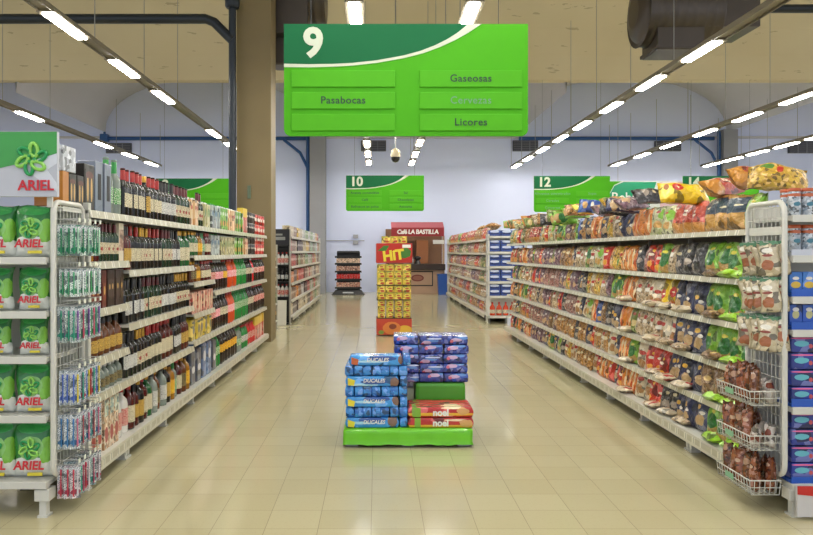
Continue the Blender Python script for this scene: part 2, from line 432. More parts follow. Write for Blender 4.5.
# near black pipe: down in front of the column, along under the vault
t = thing('service_pipe', 'thick near-black pipe running high above the aisles and down beside brown column', 'pipe', (0, 0, 0))
obj('vertical_run', MB().tube([(-2.53, 12.95, 0), (-2.53, 12.95, 6.0)], .065, 10), pipe_black, t)
obj('horizontal_run', MB().tube([(-12, 12.95, 5.68), (-3.0, 12.95, 5.68), (-2.85, 12.95, 5.62), (-2.53, 12.95, 5.3)], .085, 10), pipe_black, t)
obj('flange', MB().lathe([(.1, 5.86), (.13, 5.9), (.13, 6.02), (.1, 6.05)], 12, -2.53, 12.95), pipe_black, t)
tag(obj('service_pipe', MB().tube([(6.4, 14.9, 6.5), (10, 14.9, 6.5), (14, 14.9, 6.5)], .085, 10), pipe_black), 'near-black pipe behind the large round duct', 'pipe')
# blue pipes on the back wall
def bluepipe(x0, x1, label, drop=None, side=1):
    t = thing('wall_pipe', label, 'pipe', (0, 0, 0))
    obj('horizontal_run', MB().tube([(x0, 29.2, 6.08), (x1, 29.2, 6.08)], .075, 8), pipe_blue, t)
    if drop is not None:
        obj('vertical_run', MB().tube([(drop, 29.1, 0), (drop, 29.1, 6.35)], .07, 8), pipe_blue, t)
        obj('elbow', MB().tube([(drop - side * .95, 29.1, 6.02), (drop - side * .3, 29.1, 5.5), (drop, 29.1, 4.9)], .06, 8), pipe_blue, t)
bluepipe(-10.7, -2.8, 'blue pipe on the back wall beside the grey pilaster behind brown column', -2.72)
bluepipe(5.6, 13.3, 'blue pipe along the back wall ending at the far grey pilaster', 13.45)
obj_ = tag(obj('pipe_valve', MB().bbox(-10.9, -10.6, 29.05, 29.35, 5.95, 6.25, .04).tube([(-10.75, 29.2, 6.2), (-10.75, 29.2, 6.34)], .05, 8), pipe_blue), 'blue valve at the end of the long blue wall pipe', 'valve')
# vents
vent_dark = plain('vent_shadow_grey', '4b4b52', .6); vent_slat = plain('vent_slat_grey', '7f7f88', .5)
for nm, px0, px1, py0, py1 in (('behind the second lamp row from drinks side', 106, 131, 143, 153), ('above the aisle ten sign', 361, 386, 140.5, 151), ('above aisle twelve sign toward the kiosk', 513, 538, 140.5, 151), ('beside the far grey pilaster', 655, 681, 141, 151), ('at the far end above the snack shelving', 789, 815, 141, 153)):
    a = P(px0, py1, 29.4); b = P(px1, py0, 29.4)
    t = thing('air_vent', f'grey louvred air vent on back wall {nm}', 'vent', (a[0], 29.4, a[2]))
    w, h = b[0] - a[0], b[2] - a[2]
    obj('frame', MB().box(0, w, -.02, .1, 0, h), vent_dark, t)
    mb = MB()
    for k in range(6): mb.box(.03, w - .03, -.05, -.01, h * (k + .35) / 6, h * (k + .6) / 6)
    for k in range(1, 3): mb.box(w * k / 3 - .015, w * k / 3 + .015, -.055, -.01, 0, h)
    obj('louvre', mb, vent_slat, t)
# thin conduit and boxes low on the back wall
t = thing('wall_conduit', 'thin grey conduit with two small boxes on back wall beside grey pilaster', 'conduit')
obj('conduit', MB().tube([(-2.02, 29.45, 2.05), (-.5, 29.45, 2.05)], .015, 6), pilaster_grey, t)
for z in (2.22, 1.98): obj('junction_box', MB().bbox(-.95, -.75, 29.38, 29.5, z - .07, z + .07, .01), plain('box_grey', 'a9a9b0', .5), t)
# hanging dome camera
t = thing('dome_camera', 'small dome camera hanging from a thin pole above aisle ten sign', 'camera', (.5, 20, 0))
obj('pole', MB().tube([(0, 0, 4.35), (0, 0, 9.0)], .02, 6), grey_metal, t)
obj('housing', MB().lathe([(.04, 4.4), (.12, 4.34), (.13, 4.2), (.125, 4.16)], 14), plain('beige_plastic', 'b5a888', .4), t)
obj('dome', MB().lathe([(.12, 4.16), (.11, 4.09), (.07, 4.04), (.01, 4.02)], 14), plain('smoked_dome', '141416', .1, coat=.5), t)

# ------------------------------------------------------------------ ducts
def duct(x0, x1, Y, Z, r, label, box1, box2):
    t = thing('air_duct', label, 'duct', (0, 0, 0))
    mb = MB(); pr = []
    n = 9
    for i in range(n):
        x = x0 + (x1 - x0) * i / (n - 1)
        pr += [(x - .03, r), (x, r * 1.035), (x + .03, r)]
    pr[0] = (x0 + .05, r * .93); pr = [(x0 - .1, r * .45), (x0 - .07, r * .68), (x0 - .02, r * .85)] + pr
    vs = []; sg = 28
    for x, rr in pr:
        for k in range(sg): a = 2 * PI * k / sg; vs.append((x, Y + rr * math.cos(a), Z + rr * math.sin(a)))
    fs = [(i * sg + k, i * sg + (k + 1) % sg, (i + 1) * sg + (k + 1) % sg, (i + 1) * sg + k) for i in range(len(pr) - 1) for k in range(sg)]
    mb.add(vs, fs, 0, True); mb.add(vs[:sg], [list(range(sg))]); mb.add(vs[-sg:], [list(range(sg))])
    obj('pipe_body', mb, duct_mat, t)
    for i, b in enumerate((box1, box2)):
        obj('outlet_box' if i == 0 else 'transition_box', MB().bbox(*b, .02), duct_mat, t)
    lip = MB().box(box1[0] - .03, box1[1] + .03, box1[2] - .03, box1[3] + .03, box1[4] + .02, box1[4] + .08); obj('outlet_flange', lip, duct_mat, t)
duct(4.95, 6.3, 14.0, 6.12, .63, 'large dark brown round air duct above the snack shelving', (5.12, 5.98, 13.5, 14.3, 5.3, 5.72), (6.02, 7.0, 13.5, 14.6, 5.72, 6.8))
duct(-2.3, -1.02, 14.4, 6.55, .5, 'dark brown round air duct behind the hanging nine sign', (-2.0, -1.55, 14.2, 14.7, 5.2, 6.1), (-2.3, -1.3, 13.9, 14.9, 5.72, 6.4))

# ------------------------------------------------------------------ lamp rows
def lamp_row(X, ys, y0, y1, label, Z=4.9, unlit=()):
    t = thing('light_row', label, 'ceiling light', (X, 0, Z), 0, None)
    obj('tray', MB().box(-.1, .1, y0, y1, .0, .05).box(-.1, -.085, y0, y1, -.03, .0).box(.085, .1, y0, y1, -.03, 0), tray_mat, t)
    for y in ys:
        h = MB().prism([(-.13, -.035), (-.1, .01), (.1, .01), (.13, -.035)], y - .66, y + .66)
        ho = obj('lamp_housing', h, tray_mat, t)
        if y not in unlit:
            obj('diffuser', MB().bbox(-.075, .075, y - .6, y + .6, -.06, -.02, .012), lamp_mat, ho)
        obj('hanging_wire', MB().tube([(.0, y + 1.1, .05), (.0, y + 1.1, 4.4 if y < 17 else (3.0 if y < 20 else 1.6))], .008, 4), grey_metal, t)
st = [1.0, 3.3, 5.6, 8.0, 10.35, 12.7, 15.05, 17.4, 19.75, 22.1, 24.45, 26.8]
lamp_row(-4.5, [1.2, 3.6, 6, 8.3, 10.7, 13.2, 15.6, 20.4, 22.7, 25.1, 27.4], 0, 28.4, 'row of tube lights hanging between brown column and shelving entrance')
lamp_row(-8.35, [1, 3.4, 5.8, 8.2, 10.6, 13, 15.4, 17.8, 22.6, 25, 27.4], 0, 28.4, 'outermost tube light row over the drinks side')
lamp_row(-.3, [2, 4.4, 6.6, 8.6, 10.3, 12.7, 15, 17.5, 19.9, 22.3, 24.6, 27.0], 0, 28.4, 'tube light row over aisle centre passing behind the nine sign')
lamp_row(1.28, [2, 4.4, 6.6, 8.6, 10.3, 12.7, 15, 17.5, 19.9, 22.1, 24.7, 27.0], 0, 28.4, 'tube light row ending above the kiosk')
lamp_row(5.28, [1.5, 4, 6.3, 12.06, 14.3, 16.7, 19.05, 21.3, 23.6, 25.9, 28.0], 0, 28.8, 'long tube light row passing below the large round duct')
lamp_row(8.95, [1.5, 4, 6.3, 8.7, 11.1, 13.5, 15.75, 17.9, 20.2, 22.6, 25, 27.4], 0, 28.4, 'second tube light row over the snack side')
lamp_row(12.5, [1.5, 4, 6.3, 8.7, 11.1, 13.5, 15.7, 17.5, 19.2, 20.9, 22.6, 24.3, 26, 27.6], 0, 28.4, 'third tube light row from the centre on snack side')

# ------------------------------------------------------------------ hanging aisle signs
sg_lt = plain('lime_green_sign', '49a80a', .6, coat=0, spec=.25, noise=.08, nscale=.9); sg_lt2 = plain('lime_green_sign_strip', '50ad16', .6, coat=0, spec=.25)
sg_dk = plain('dark_green_sign', '0b6539', .6, coat=0, spec=.25, noise=.08, nscale=1.2); sg_wh = plain('cream_sign_curve', 'cdd4bd', .4)
sg_ink = plain('dark_sign_ink', '22432a', .5); sg_fade = plain('faded_sign_ink', '6f9a78', .5)
def aisle_sign(px0, px1, py0, py1, Y, num, words, label, small=False, numx=.105):
    a = P(px0, py1, Y); b = P(px1, py0, Y); w, h = b[0] - a[0], b[2] - a[2]
    t = thing('aisle_sign', label, 'sign', (a[0] + w / 2, Y, a[2]))
    X = lambda u: (u - .5) * w
    Zz = lambda v: (1 - v) * h
    r = .055 * w / 2
    poly = [(X(0), h), (X(0), r)] + [(X(0) + r - r * math.cos(k * PI / 10), r - r * math.sin(k * PI / 10)) for k in range(1, 6)]
    poly += [(X(1) - r + r * math.sin(k * PI / 10), r - r * math.cos(k * PI / 10)) for k in range(0, 6)] + [(X(1), h)]
    obj('panel', MB().prism(poly, 0, .03), sg_lt, t)
    inner = [(0, .355), (.1, .36), (.2, .357), (.28, .348), (.38, .325), (.49, .282), (.56, .24), (.62, .19), (.67, .135), (.71, .08), (.755, 0)]
    outer = [(0, .385), (.1, .388), (.2, .382), (.28, .372), (.38, .348), (.49, .306), (.57, .262), (.64, .205), (.7, .145), (.75, .085), (.81, 0)]
    obj('dark_header', MB().prism([(X(0), h)] + [(X(u), Zz(v)) for u, v in inner], -.004, .001), sg_dk, t)
    obj('curved_stripe', MB().prism([(X(u), Zz(v)) for u, v in inner] + [(X(u), Zz(v)) for u, v in outer[::-1]], -.005, .001), sg_wh, t)
    text('number', num, h * .36, sg_wh, t, (X(numx + (.03 if len(num) > 1 else .015)), -.008, h * .82), depth=.002, bold=h * .012)
    k = 0
    for ci, (u0, u1) in enumerate(((.03, .455), (.555, .975))):
        for ri, vc in enumerate((.49, .685, .88)):
            s_ = obj('strip_holder', MB().bbox(X(u0), X(u1), -.014, 0, Zz(vc + .075), Zz(vc - .075), .006), sg_lt2, t)
            wd = words[ci][ri]
            if wd:
                text('lettering', wd[0], h * .092, sg_fade if wd[1] else sg_ink, s_, (X((u0 + u1) / 2), -.017, Zz(vc)), depth=.001, bold=h * .0012 if not wd[1] else 0, spacing=1.08)
    for u in (.11, .88):
        obj('hanging_wire', MB().tube([(X(u), .015, h - .05), (X(u), .015, 8.0 - a[2] if Y > 18 else 10.9 - a[2])], .003, 4), pipe_black, t)
    return t
aisle_sign(284, 528, 24, 136, 7.0, '9', ((None, ('Pasabocas', 0), None), (('Gaseosas', 0), ('Cervezas', 1), ('Licores', 0))), 'large green hanging aisle sign with number nine')
ill = ((('Pasabocas infantiles', 0), ('Café', 0), ('Refrescos en polvo', 0)), (('Salsas', 0), ('Chocolates', 0), ('Galletas', 0)))
aisle_sign(346, 424, 175.5, 211, 22, '10', ((('Aceites comestibles', 0), ('Café', 0), ('Refrescos en polvo', 0)), (('Sal', 0), ('Chocolates', 0), ('Azúcares', 0))), 'green hanging sign with number ten before the back wall')
aisle_sign(534, 610, 176, 212, 22, '12', ((('Alimentos concentrados', 1), ('Cereales', 1), ('Conservas', 1)), (('Sopas', 1), ('Salsas', 1), None)), 'green hanging sign with number twelve above the snack shelving')
aisle_sign(156, 232, 178.5, 214, 22, '8', ((None, None, None), (None, None, None)), 'green hanging sign with number eight above the wine bottles')
aisle_sign(683, 759, 176, 212, 22, '14', ((None, None, None), (None, None, None)), 'green hanging sign with number fourteen behind piled chip bags')
# drinks banner
a = P(609, 213, 25); b = P(700, 181, 25); w, h = b[0] - a[0], b[2] - a[2]
t = thing('drinks_banner', 'white and green hanging banner beside the number twelve sign', 'banner', (a[0], 25, a[2]))
obj('panel', MB().bbox(0, w, 0, .04, 0, h, .008), plain('banner_white', 'dfe2e0', .4), t)
obj('green_field', MB().prism([(0, 0), (0, h * .55), (w * .06, h * .85), (w * .16, h * .97), (w * .52, h * .97), (w * .42, 0)], -.006, .002), plain('teal_green_field', '149a6e', .4), t)
obj('lime_corner', MB().prism([(0, h * .57), (0, h * .99), (w * .14, h * .99), (w * .055, h * .87)], -.006, .002), sg_lt, t)
obj('photograph', MB().box(w * .56, w * .98, -.006, .002, .02, h * .97), art('banner_photo_print', 'e2dfe2', 'd9a8b4', 3, [('6e6a6a', 2.0, .75, .16, .22, .3), ('cf7f90', 2.3, .5, .25, .2, .3)], rough=.5, coat=0), t)
text('lettering', 'Bebidas', h * .42, plain('banner_letter_white', 'f2f4f0', .4), t, (w * .25, -.01, h * .48), depth=.002, bold=.003)
for u in (.1, .9): obj('hanging_wire', MB().tube([(w * u, .02, h), (w * u, .02, 4.0)], .006, 4), grey_metal, t)

# ------------------------------------------------------------------ shelving bays
def bay_unit(name, x_front, depth, sgn, y0, y1, levels, label, top=2.0, base_out=.03, leg_both=False, lip=.048, back=True):
    """one bay along Y. sgn=+1: shelving stands on the -X side and faces +X."""
    t = thing(name, label, 'shelf unit', (x_front, (y0 + y1) / 2, 0), PI / 2 * sgn)
    # local: x along the aisle, -y to the aisle, +y into the shelf
    w = (y1 - y0) / 2 - .002
    if leg_both: obj('front_post', MB().bbox(-w * sgn - .0, -w * sgn + .045 * sgn, .0, .05, .1, 1.93, .004) if sgn > 0 else MB().bbox(w - .045, w, .0, .05, .1, 1.93, .004), white_metal, t)
    if back: obj('back_panel', MB().box(-w, w, depth, depth + .02, .0, top - .1), cream_panel, t)
    for i, z in enumerate(sorted(levels)):
        o_ = base_out if i == 0 else 0
        s_ = obj('shelf', MB().box(-w, w, -o_, depth - .001, z - .022, z), white_metal, t)
        lh = .075 if i == 0 else lip
        mb = MB(); vs = [(-w, -o_ - .004, z + .004), (w, -o_ - .004, z + .004), (w, -o_ - .016, z - lh), (-w, -o_ - .016, z - lh), (-w, -o_ - .0, z + .004), (w, -o_ - .0, z + .004), (w, -o_ - .004, z - lh), (-w, -o_ - .004, z - lh)]
        mb.add(vs, [(0, 1, 2, 3), (4, 7, 6, 5), (0, 4, 5, 1), (3, 2, 6, 7), (0, 3, 7, 4), (1, 5, 6, 2)])
        obj('price_strip', mb, price if i else plain('base_lip_enamel', 'c4c0ae', .4), s_)
        if i == 0:
            obj('price_strip', MB().box(-w, w, -o_ - .0175, -o_ - .0135, z - .052, z - .008), price, s_)
    obj('upright', MB().box(w - .025, w, depth - .03, depth, .0, top - .1), white_metal, t)
    for xx in ((-w + .03, w - .03) if leg_both else (-w + .03,)):
        xx = xx * sgn
        obj('leg', MB().bbox(xx - .022, xx + .022, .01, .07, 0, .1, .003).box(xx - .03, xx + .03, .0, .08, 0, .012), white_metal, t)
    obj('base_frame', MB().box(-w, w, .09, .11, .0, .15), plain('plinth_painted_shade', '26241f', .6), t)  # near-black colour paints in the shade beneath the bottom shelf
    return t
LB = [4.95, 5.75, 6.78, 7.78, 8.78, 9.8, 10.83, 11.87, 12.9]
LLEV = [[.18, .61, .86, 1.2, 1.53, 1.88], [.18, .61, 1.035, 1.455, 1.88], [.18, .61, 1.035, 1.455, 1.88], [.18, .65, .94, 1.275, 1.56, 1.88]] + [[.18, .65, 1.13, 1.56, 1.88]] * 4
BN = 'first second third fourth fifth sixth seventh eighth ninth tenth'.split()
for i in range(8):
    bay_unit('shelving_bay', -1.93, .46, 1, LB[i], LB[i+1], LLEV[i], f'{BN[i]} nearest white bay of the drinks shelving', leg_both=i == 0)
RB = [4.93, 5.96, 7.0, 8.03, 9.06, 10.1, 11.13, 12.16, 13.2, 14.2]
RLEV = [.18, .48, .79, 1.10, 1.41, 1.75]
for i in range(9):
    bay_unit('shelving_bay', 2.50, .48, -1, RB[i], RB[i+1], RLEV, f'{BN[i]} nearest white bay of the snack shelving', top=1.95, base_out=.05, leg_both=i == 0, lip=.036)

def shelfname(levels, z):
    i = sorted(levels).index(z); n = len(levels)
    return 'bottom shelf' if i == 0 else 'top shelf' if i == n - 1 else f'{BN[i]} shelf up'

# ------------------------------------------------------------------ drinks side
ink = '4a4038'
GL = {'dk': glass('dark_wine_glass', '14120f'), 'gr': glass('dark_green_glass', '16301c'), 'am': glass('amber_glass', '5c2f10'), 'cl': glass('clear_pale_glass', '7e8880'), 'rd': glass('red_liquid_glass', '4a0e0c'),
      'gn': glass('green_glass', '1f5a2c'), 'gd': glass('golden_liquid_glass', '94641a'), 'cola': glass('cola_plastic', '1e0e0a'), 'or': glass('orange_soda_plastic', 'c8481a'), 'lg': glass('green_soda_plastic', '157a30'), 'rs': glass('red_soda_plastic', 'c01c22'), 'wt': glass('white_bottle', 'd8d6d0')}
LM = {'cream': labelm('cream', 'ddd2b0', ink), 'white': labelm('white', 'd9d7d0', '3a3a40'), 'gold': labelm('gold', 'c9a54a', '5c3010'), 'red': labelm('red', 'b3261e', 'e8e0d0'), 'yel': labelm('yellow', 'e8c22a', 'b02018'), 'pink': labelm('pink', 'd86a78', 'f0e0e0'),
      'blk': labelm('black', '26221f', 'b09a5a'), 'grn': labelm('green', '3b8a3a', 'e0e0d0'), 'blu': labelm('blue', '2c4f96', 'e0e0e0'), 'creamr': labelm('cream_red', 'd8c9a8', ink, 'a82a20', .1)}
CP = {'red': plain('red_cap', 'a3221c', .3), 'blk': plain('black_cap', '1a1817', .35), 'gold': plain('gold_foil', 'b88c34', .3, .6), 'wht': plain('white_cap', 'd8d8d4', .4), 'grn': plain('green_cap', '2a8a3c', .35), 'mar': plain('maroon_foil', '5a1a1e', .35)}
def btl(kind, g, l, c):
    def f(split): return (('b', kind, g, l, c, split), lambda: bottle(kind, GL[g], LM[l], CP[c], split, 12 if split else 8))
    return f
def ctn(key, w, d, h, mat, **k):
    def f(split): return (('c', key), lambda: carton(w, d, h, mat(), **{a: (v() if callable(v) else v) for a, v in k.items()}))
    return f
# name, category, description, width pitch, maker
PR = {
 'w_red': ('wine_bottle', 'bottle', 'red-capped dark wine bottle, cream label', .08, btl('wine', 'dk', 'cream', 'red')),
 'w_blk': ('wine_bottle', 'bottle', 'black-capped dark wine bottle, white label', .08, btl('wine', 'dk', 'white', 'blk')),
 'w_mar': ('wine_bottle', 'bottle', 'maroon-capped green wine bottle, cream label', .08, btl('wine', 'gr', 'creamr', 'mar')),
 'w_gold': ('wine_bottle', 'bottle', 'gold-capped dark wine bottle, cream label', .08, btl('wine', 'dk', 'creamr', 'gold')),
 'w_rose': ('wine_bottle', 'bottle', 'red wine bottle with gold label', .08, btl('wine', 'rd', 'gold', 'blk')),
 's_clear': ('spirit_bottle', 'bottle', 'clear bottle with white label', .092, btl('spirit', 'cl', 'white', 'blk')),
 's_cgreen': ('spirit_bottle', 'bottle', 'clear bottle with green label', .092, btl('wine', 'cl', 'grn', 'grn')),
 's_amber': ('spirit_bottle', 'bottle', 'amber bottle with black label', .092, btl('spirit', 'am', 'blk', 'gold')),
 's_gold': ('spirit_bottle', 'bottle', 'golden bottle with yellow label', .092, btl('spirit', 'gd', 'yel', 'blk')),
 's_red': ('spirit_bottle', 'bottle', 'red bottle with cream label', .092, btl('spirit', 'rd', 'cream', 'red')),
 's_green': ('spirit_bottle', 'bottle', 'green bottle with cream label', .092, btl('spirit', 'gn', 'cream', 'gold')),
 's_dark': ('spirit_bottle', 'bottle', 'dark bottle with gold label', .092, btl('spirit', 'dk', 'gold', 'gold')),
 's_white': ('spirit_bottle', 'bottle', 'white bottle with red label', .092, btl('spirit', 'wt', 'red', 'red')),
 's_squat': ('liquor_flask', 'bottle', 'squat clear flask with black label', .098, btl('squat', 'cl', 'blk', 'wht')),
 's_squatam': ('liquor_flask', 'bottle', 'squat amber flask with gold label', .098, btl('squat', 'am', 'gold', 'blk')),
 'p_cola': ('soda_bottle', 'bottle', 'cola bottle with red label', .112, btl('soda', 'cola', 'red', 'red')),
 'p_colap': ('soda_bottle', 'bottle', 'dark soda bottle with pink label', .112, btl('soda', 'cola', 'pink', 'wht')),
 'p_colac': ('soda_bottle', 'bottle', 'dark soda bottle with cream label', .112, btl('soda', 'cola', 'cream', 'blk')),
 'p_orange': ('soda_bottle', 'bottle', 'orange soda bottle with red label', .112, btl('soda', 'or', 'pink', 'red')),
 'p_green': ('soda_bottle', 'bottle', 'green soda bottle with green label', .112, btl('soda', 'lg', 'grn', 'grn')),
 'p_yell': ('soda_bottle', 'bottle', 'dark soda bottle with yellow label', .112, btl('soda', 'cola', 'yel', 'red')),
 'p_red': ('soda_bottle', 'bottle', 'red soda bottle with white label', .112, btl('soda', 'rs', 'white', 'wht')),
 'k_dark': ('small_soda_bottle', 'bottle', 'small dark bottle with yellow label', .075, btl('pet', 'cola', 'yel', 'red')),
 'k_clear': ('small_soda_bottle', 'bottle', 'small clear bottle with green label', .075, btl('pet', 'cl', 'grn', 'grn')),
 'k_red': ('small_soda_bottle', 'bottle', 'small red bottle with red label', .075, btl('pet', 'rs', 'red', 'red')),
 'k_green': ('small_soda_bottle', 'bottle', 'small green bottle with white label', .075, btl('pet', 'lg', 'white', 'red')),
 'k_gold': ('small_soda_bottle', 'bottle', 'small golden bottle with cream label', .075, btl('pet', 'gd', 'cream', 'red')),
 'g_slate': ('gift_box', 'box', 'slate blue gift box with dark window', .125, ctn('slate', .12, .12, .33, lambda: art('slate_box', '7c8596', '6a7280', 10, rough=.4), front=(-.02, .03, .08, .25), fm=lambda: dark_in)),
 'g_black': ('gift_box', 'box', 'black gift box with gold print', .15, ctn('blackg', .145, .12, .26, lambda: plain('black_gift_box', '211c18', .35), front=(-.06, .06, .03, .23), fm=lambda: art('gold_picture', '2a211a', None, 20, [('c49a54', -.025, .12, .014, .07, .05), ('c49a54', .028, .12, .014, .07, .05), ('5a2418', 0, .2, .05, .02, .1)]))),
 'g_maroon': ('gift_box', 'box', 'tall maroon gift box', .088, ctn('maroon', .084, .084, .26, lambda: plain('maroon_box', '5e1f18', .35), front=(-.03, .03, .05, .17), fm=lambda: art('maroon_print', '702a1c', None, 20, [('c9a050', 0, .12, .016, .03, .05)]))),
 'g_brown': ('gift_box', 'box', 'dark brown gift box with gold seal', .088, ctn('brownb', .084, .084, .26, lambda: plain('dark_brown_box', '2c1a12', .35), front=(-.03, .03, .05, .2), fm=lambda: art('brown_print', '38241a', None, 20, [('b8924a', 0, .14, .014, .02, .05)]))),
 'g_tall': ('tall_carton', 'box', 'tall patterned orange carton', .085, ctn('tallc', .08, .08, .34, lambda: art('tall_carton_print', 'b4855a', 'd8cdb8', 55, [('4a2418', 0, .29, .03, .03, .1), ('9a2a20', 0, .1, .03, .05, .3)], rough=.4), front=(-.034, .034, .2, .33), fm=lambda: art('tall_carton_front', 'd0a040', '8a3420', 40))),
 'g_tallg': ('tall_carton', 'box', 'tall patterned blue-topped carton', .085, ctn('tallg', .08, .08, .34, lambda: art('tall_carton_print', 'b4855a'), front=(-.034, .034, .22, .33), fm=lambda: art('tall_carton_front_blue', '5f8f98', 'd8cfb0', 40))),
 'g_winebox': ('wine_carton', 'box', 'cream wine carton with picture', .1, ctn('winebox', .095, .1, .29, lambda: plain('cream_carton', 'cfc4ad', .5), front=(-.04, .04, .08, .24), fm=lambda: art('wine_carton_print', '7a4a3c', 'b89a80', 40))),
 'j_green': ('juice_carton', 'carton', 'green juice carton', .09, ctn('jg', .075, .075, .23, lambda: art('jg', '5aa03a', '8cbf4a', 16, [('e0e6d0', 0, .17, .03, .02, .1), ('e08a2a', 0, .07, .025, .03, .2)]), lid=lambda: CP['wht'])),
 'j_orange': ('juice_carton', 'carton', 'peach and cream juice carton', .09, ctn('jo', .075, .075, .23, lambda: art('jo', 'cf9a66', 'e0c49a', 18, [('b8442a', 0, .16, .03, .02, .1)]), lid=lambda: CP['wht'])),
 'j_white': ('juice_carton', 'carton', 'white and grey carton', .09, ctn('jw', .075, .075, .23, lambda: art('jw', 'b9beb8', '8a9aa0', 16, [('3a6a8a', 0, .15, .03, .03, .1)]), lid=lambda: CP['grn'])),
 'j_cream': ('juice_carton', 'carton', 'cream carton with green print', .09, ctn('jc', .075, .075, .22, lambda: art('jc', 'd2caa0', 'b8b078', 20, [('6a8a3a', 0, .14, .028, .04, .2)]), lid=lambda: CP['wht'])),
 'j_redyel': ('juice_carton', 'carton', 'red carton with yellow top', .08, ctn('jry', .072, .072, .3, lambda: art('jry', 'b83a30', 'c95040', 20, [('e8dfc8', 0, .1, .014, .08, .03)], [('e0bd3a', .19, .4)]))),
 'c_red': ('drink_can', 'can', 'red drink can', .068, lambda split: (('can', 'red'), lambda: can(.032, .16, art('can_red', 'b8221c', 'c93a2c', 20, [('e8e0d0', 0, .08, .02, .03, .1)]), grey_metal))),
 'c_black': ('drink_can', 'can', 'black drink can', .068, lambda split: (('can', 'black'), lambda: can(.032, .16, art('can_black', '1e1c1c', '38302c', 20, [('c9c0b0', 0, .1, .02, .015, .1)]), grey_metal))),
 'k_redpack': ('can_pack', 'pack', 'red striped can pack', .1, ctn('rp', .095, .12, .2, lambda: art('rp', 'b03024', 'd8b8a0', 30, [('e8d8b0', 0, .1, .012, .08, .05)]))),
 'k_yelpack': ('can_pack', 'pack', 'yellow shrink-wrapped pack', .14, ctn('yp', .135, .16, .2, lambda: art('yp', 'd8bc2c', 'c2a41e', 16, [('5a5a58', 0, .1, .035, .04, .1), ('3a4a30', 0, .17, .06, .012, .2)], coat=.7), bev=.02)),
 'k_navypack': ('can_pack', 'pack', 'navy shrink-wrapped pack', .17, ctn('np', .16, .18, .3, lambda: art('np', '1c2438', '2c3a5c', 16, [('c9ccd6', 0, .13, .05, .03, .25)], coat=.7), bev=.02)),
 'k_bluepack': ('can_pack', 'pack', 'blue shrink-wrapped pack', .17, ctn('bp', .16, .18, .32, lambda: art('bp', '2c4c86', '4a74a8', 20, [('c2cad6', 0, .2, .04, .05, .25)], coat=.7), bev=.02)),
}
LPLAN = {   # bay -> level -> runs of (product, weight)
 0: {1.88: [('g_black', 2), ('g_slate', 3), ('s_cgreen', 2)], 1.53: [('s_gold', 2), ('w_rose', 1), ('w_mar', 3), ('g_winebox', 1)], 1.2: [('g_maroon', 4), ('g_brown', 4)], .86: [('s_squatam', 8)], .61: [('s_squat', 8)], .18: [('g_tall', 4), ('g_tallg', 3), ('s_white', 1)]},
 1: {1.88: [('w_red', 9), ('s_dark', 1), ('w_red', 3)], 1.455: [('w_rose', 2), ('w_red', 3), ('w_gold', 3), ('w_red', 4)], 1.035: [('w_blk', 7), ('w_mar', 5)], .61: [('w_blk', 3), ('w_gold', 3), ('w_red', 5)], .18: [('s_white', 1), ('s_red', 1), ('w_rose', 2), ('s_dark', 1), ('s_red', 2), ('s_green', 1), ('s_clear', 1), ('s_amber', 1)]},
 2: {1.88: [('w_blk', 7), ('w_mar', 5)], 1.455: [('w_mar', 4), ('w_blk', 4), ('s_green', 3)], 1.035: [('w_blk', 6), ('w_gold', 5)], .61: [('s_red', 3), ('w_blk', 4), ('w_rose', 4)], .18: [('s_green', 2), ('s_clear', 1), ('s_dark', 2), ('s_gold', 1), ('s_cgreen', 2), ('s_red', 1), ('s_amber', 2), ('s_gold', 1)]},
 3: {1.88: [('j_orange', 6), ('w_mar', 2), ('j_cream', 3)], 1.56: [('s_green', 3), ('s_gold', 2), ('s_cgreen', 2), ('s_red', 3)], 1.275: [('s_amber', 3), ('s_gold', 3), ('s_red', 4)], .94: [('k_redpack', 9)], .65: [('k_yelpack', 7)], .18: [('k_navypack', 3), ('k_bluepack', 3)]},
 4: {1.88: [('j_white', 5), ('j_green', 5)], 1.56: [('j_white', 5), ('j_cream', 5)], 1.13: [('p_cola', 3), ('p_colap', 3), ('p_yell', 2)], .65: [('p_cola', 3), ('p_colap', 2), ('p_colac', 3)], .18: [('k_navypack', 1), ('p_green', 2), ('p_yell', 4)]},
 5: {1.88: [('j_orange', 4), ('j_green', 6)], 1.56: [('j_cream', 4), ('j_green', 6)], 1.13: [('p_orange', 4), ('p_green', 4)], .65: [('p_orange', 4), ('p_green', 4)], .18: [('p_yell', 5), ('k_clear', 4)]},
 6: {1.88: [('j_redyel', 3), ('c_black', 9)], 1.56: [('j_orange', 4), ('c_black', 9)], 1.13: [('p_green', 2), ('p_colac', 4), ('p_red', 2)], .65: [('p_green', 3), ('p_colac', 5)], .18: [('k_green', 5), ('k_red', 7)]},
 7: {1.88: [('c_red', 14)], 1.56: [('c_red', 14)], 1.13: [('p_cola', 8)], .65: [('p_cola', 8)], .18: [('j_redyel', 12)]},
}
HT = {'wine_bottle': .312, 'spirit_bottle': .276, 'liquor_flask': .215, 'soda_bottle': .335, 'small_soda_bottle': .247, 'drink_can': .163, 'juice_carton': .247, 'can_pack': .2, 'tall_carton': .34, 'wine_carton': .29, 'gift_box': .26}
HX = {'j_redyel': .317, 'k_navypack': .3, 'k_bluepack': .32, 'g_slate': .33, 's_cgreen': .312}
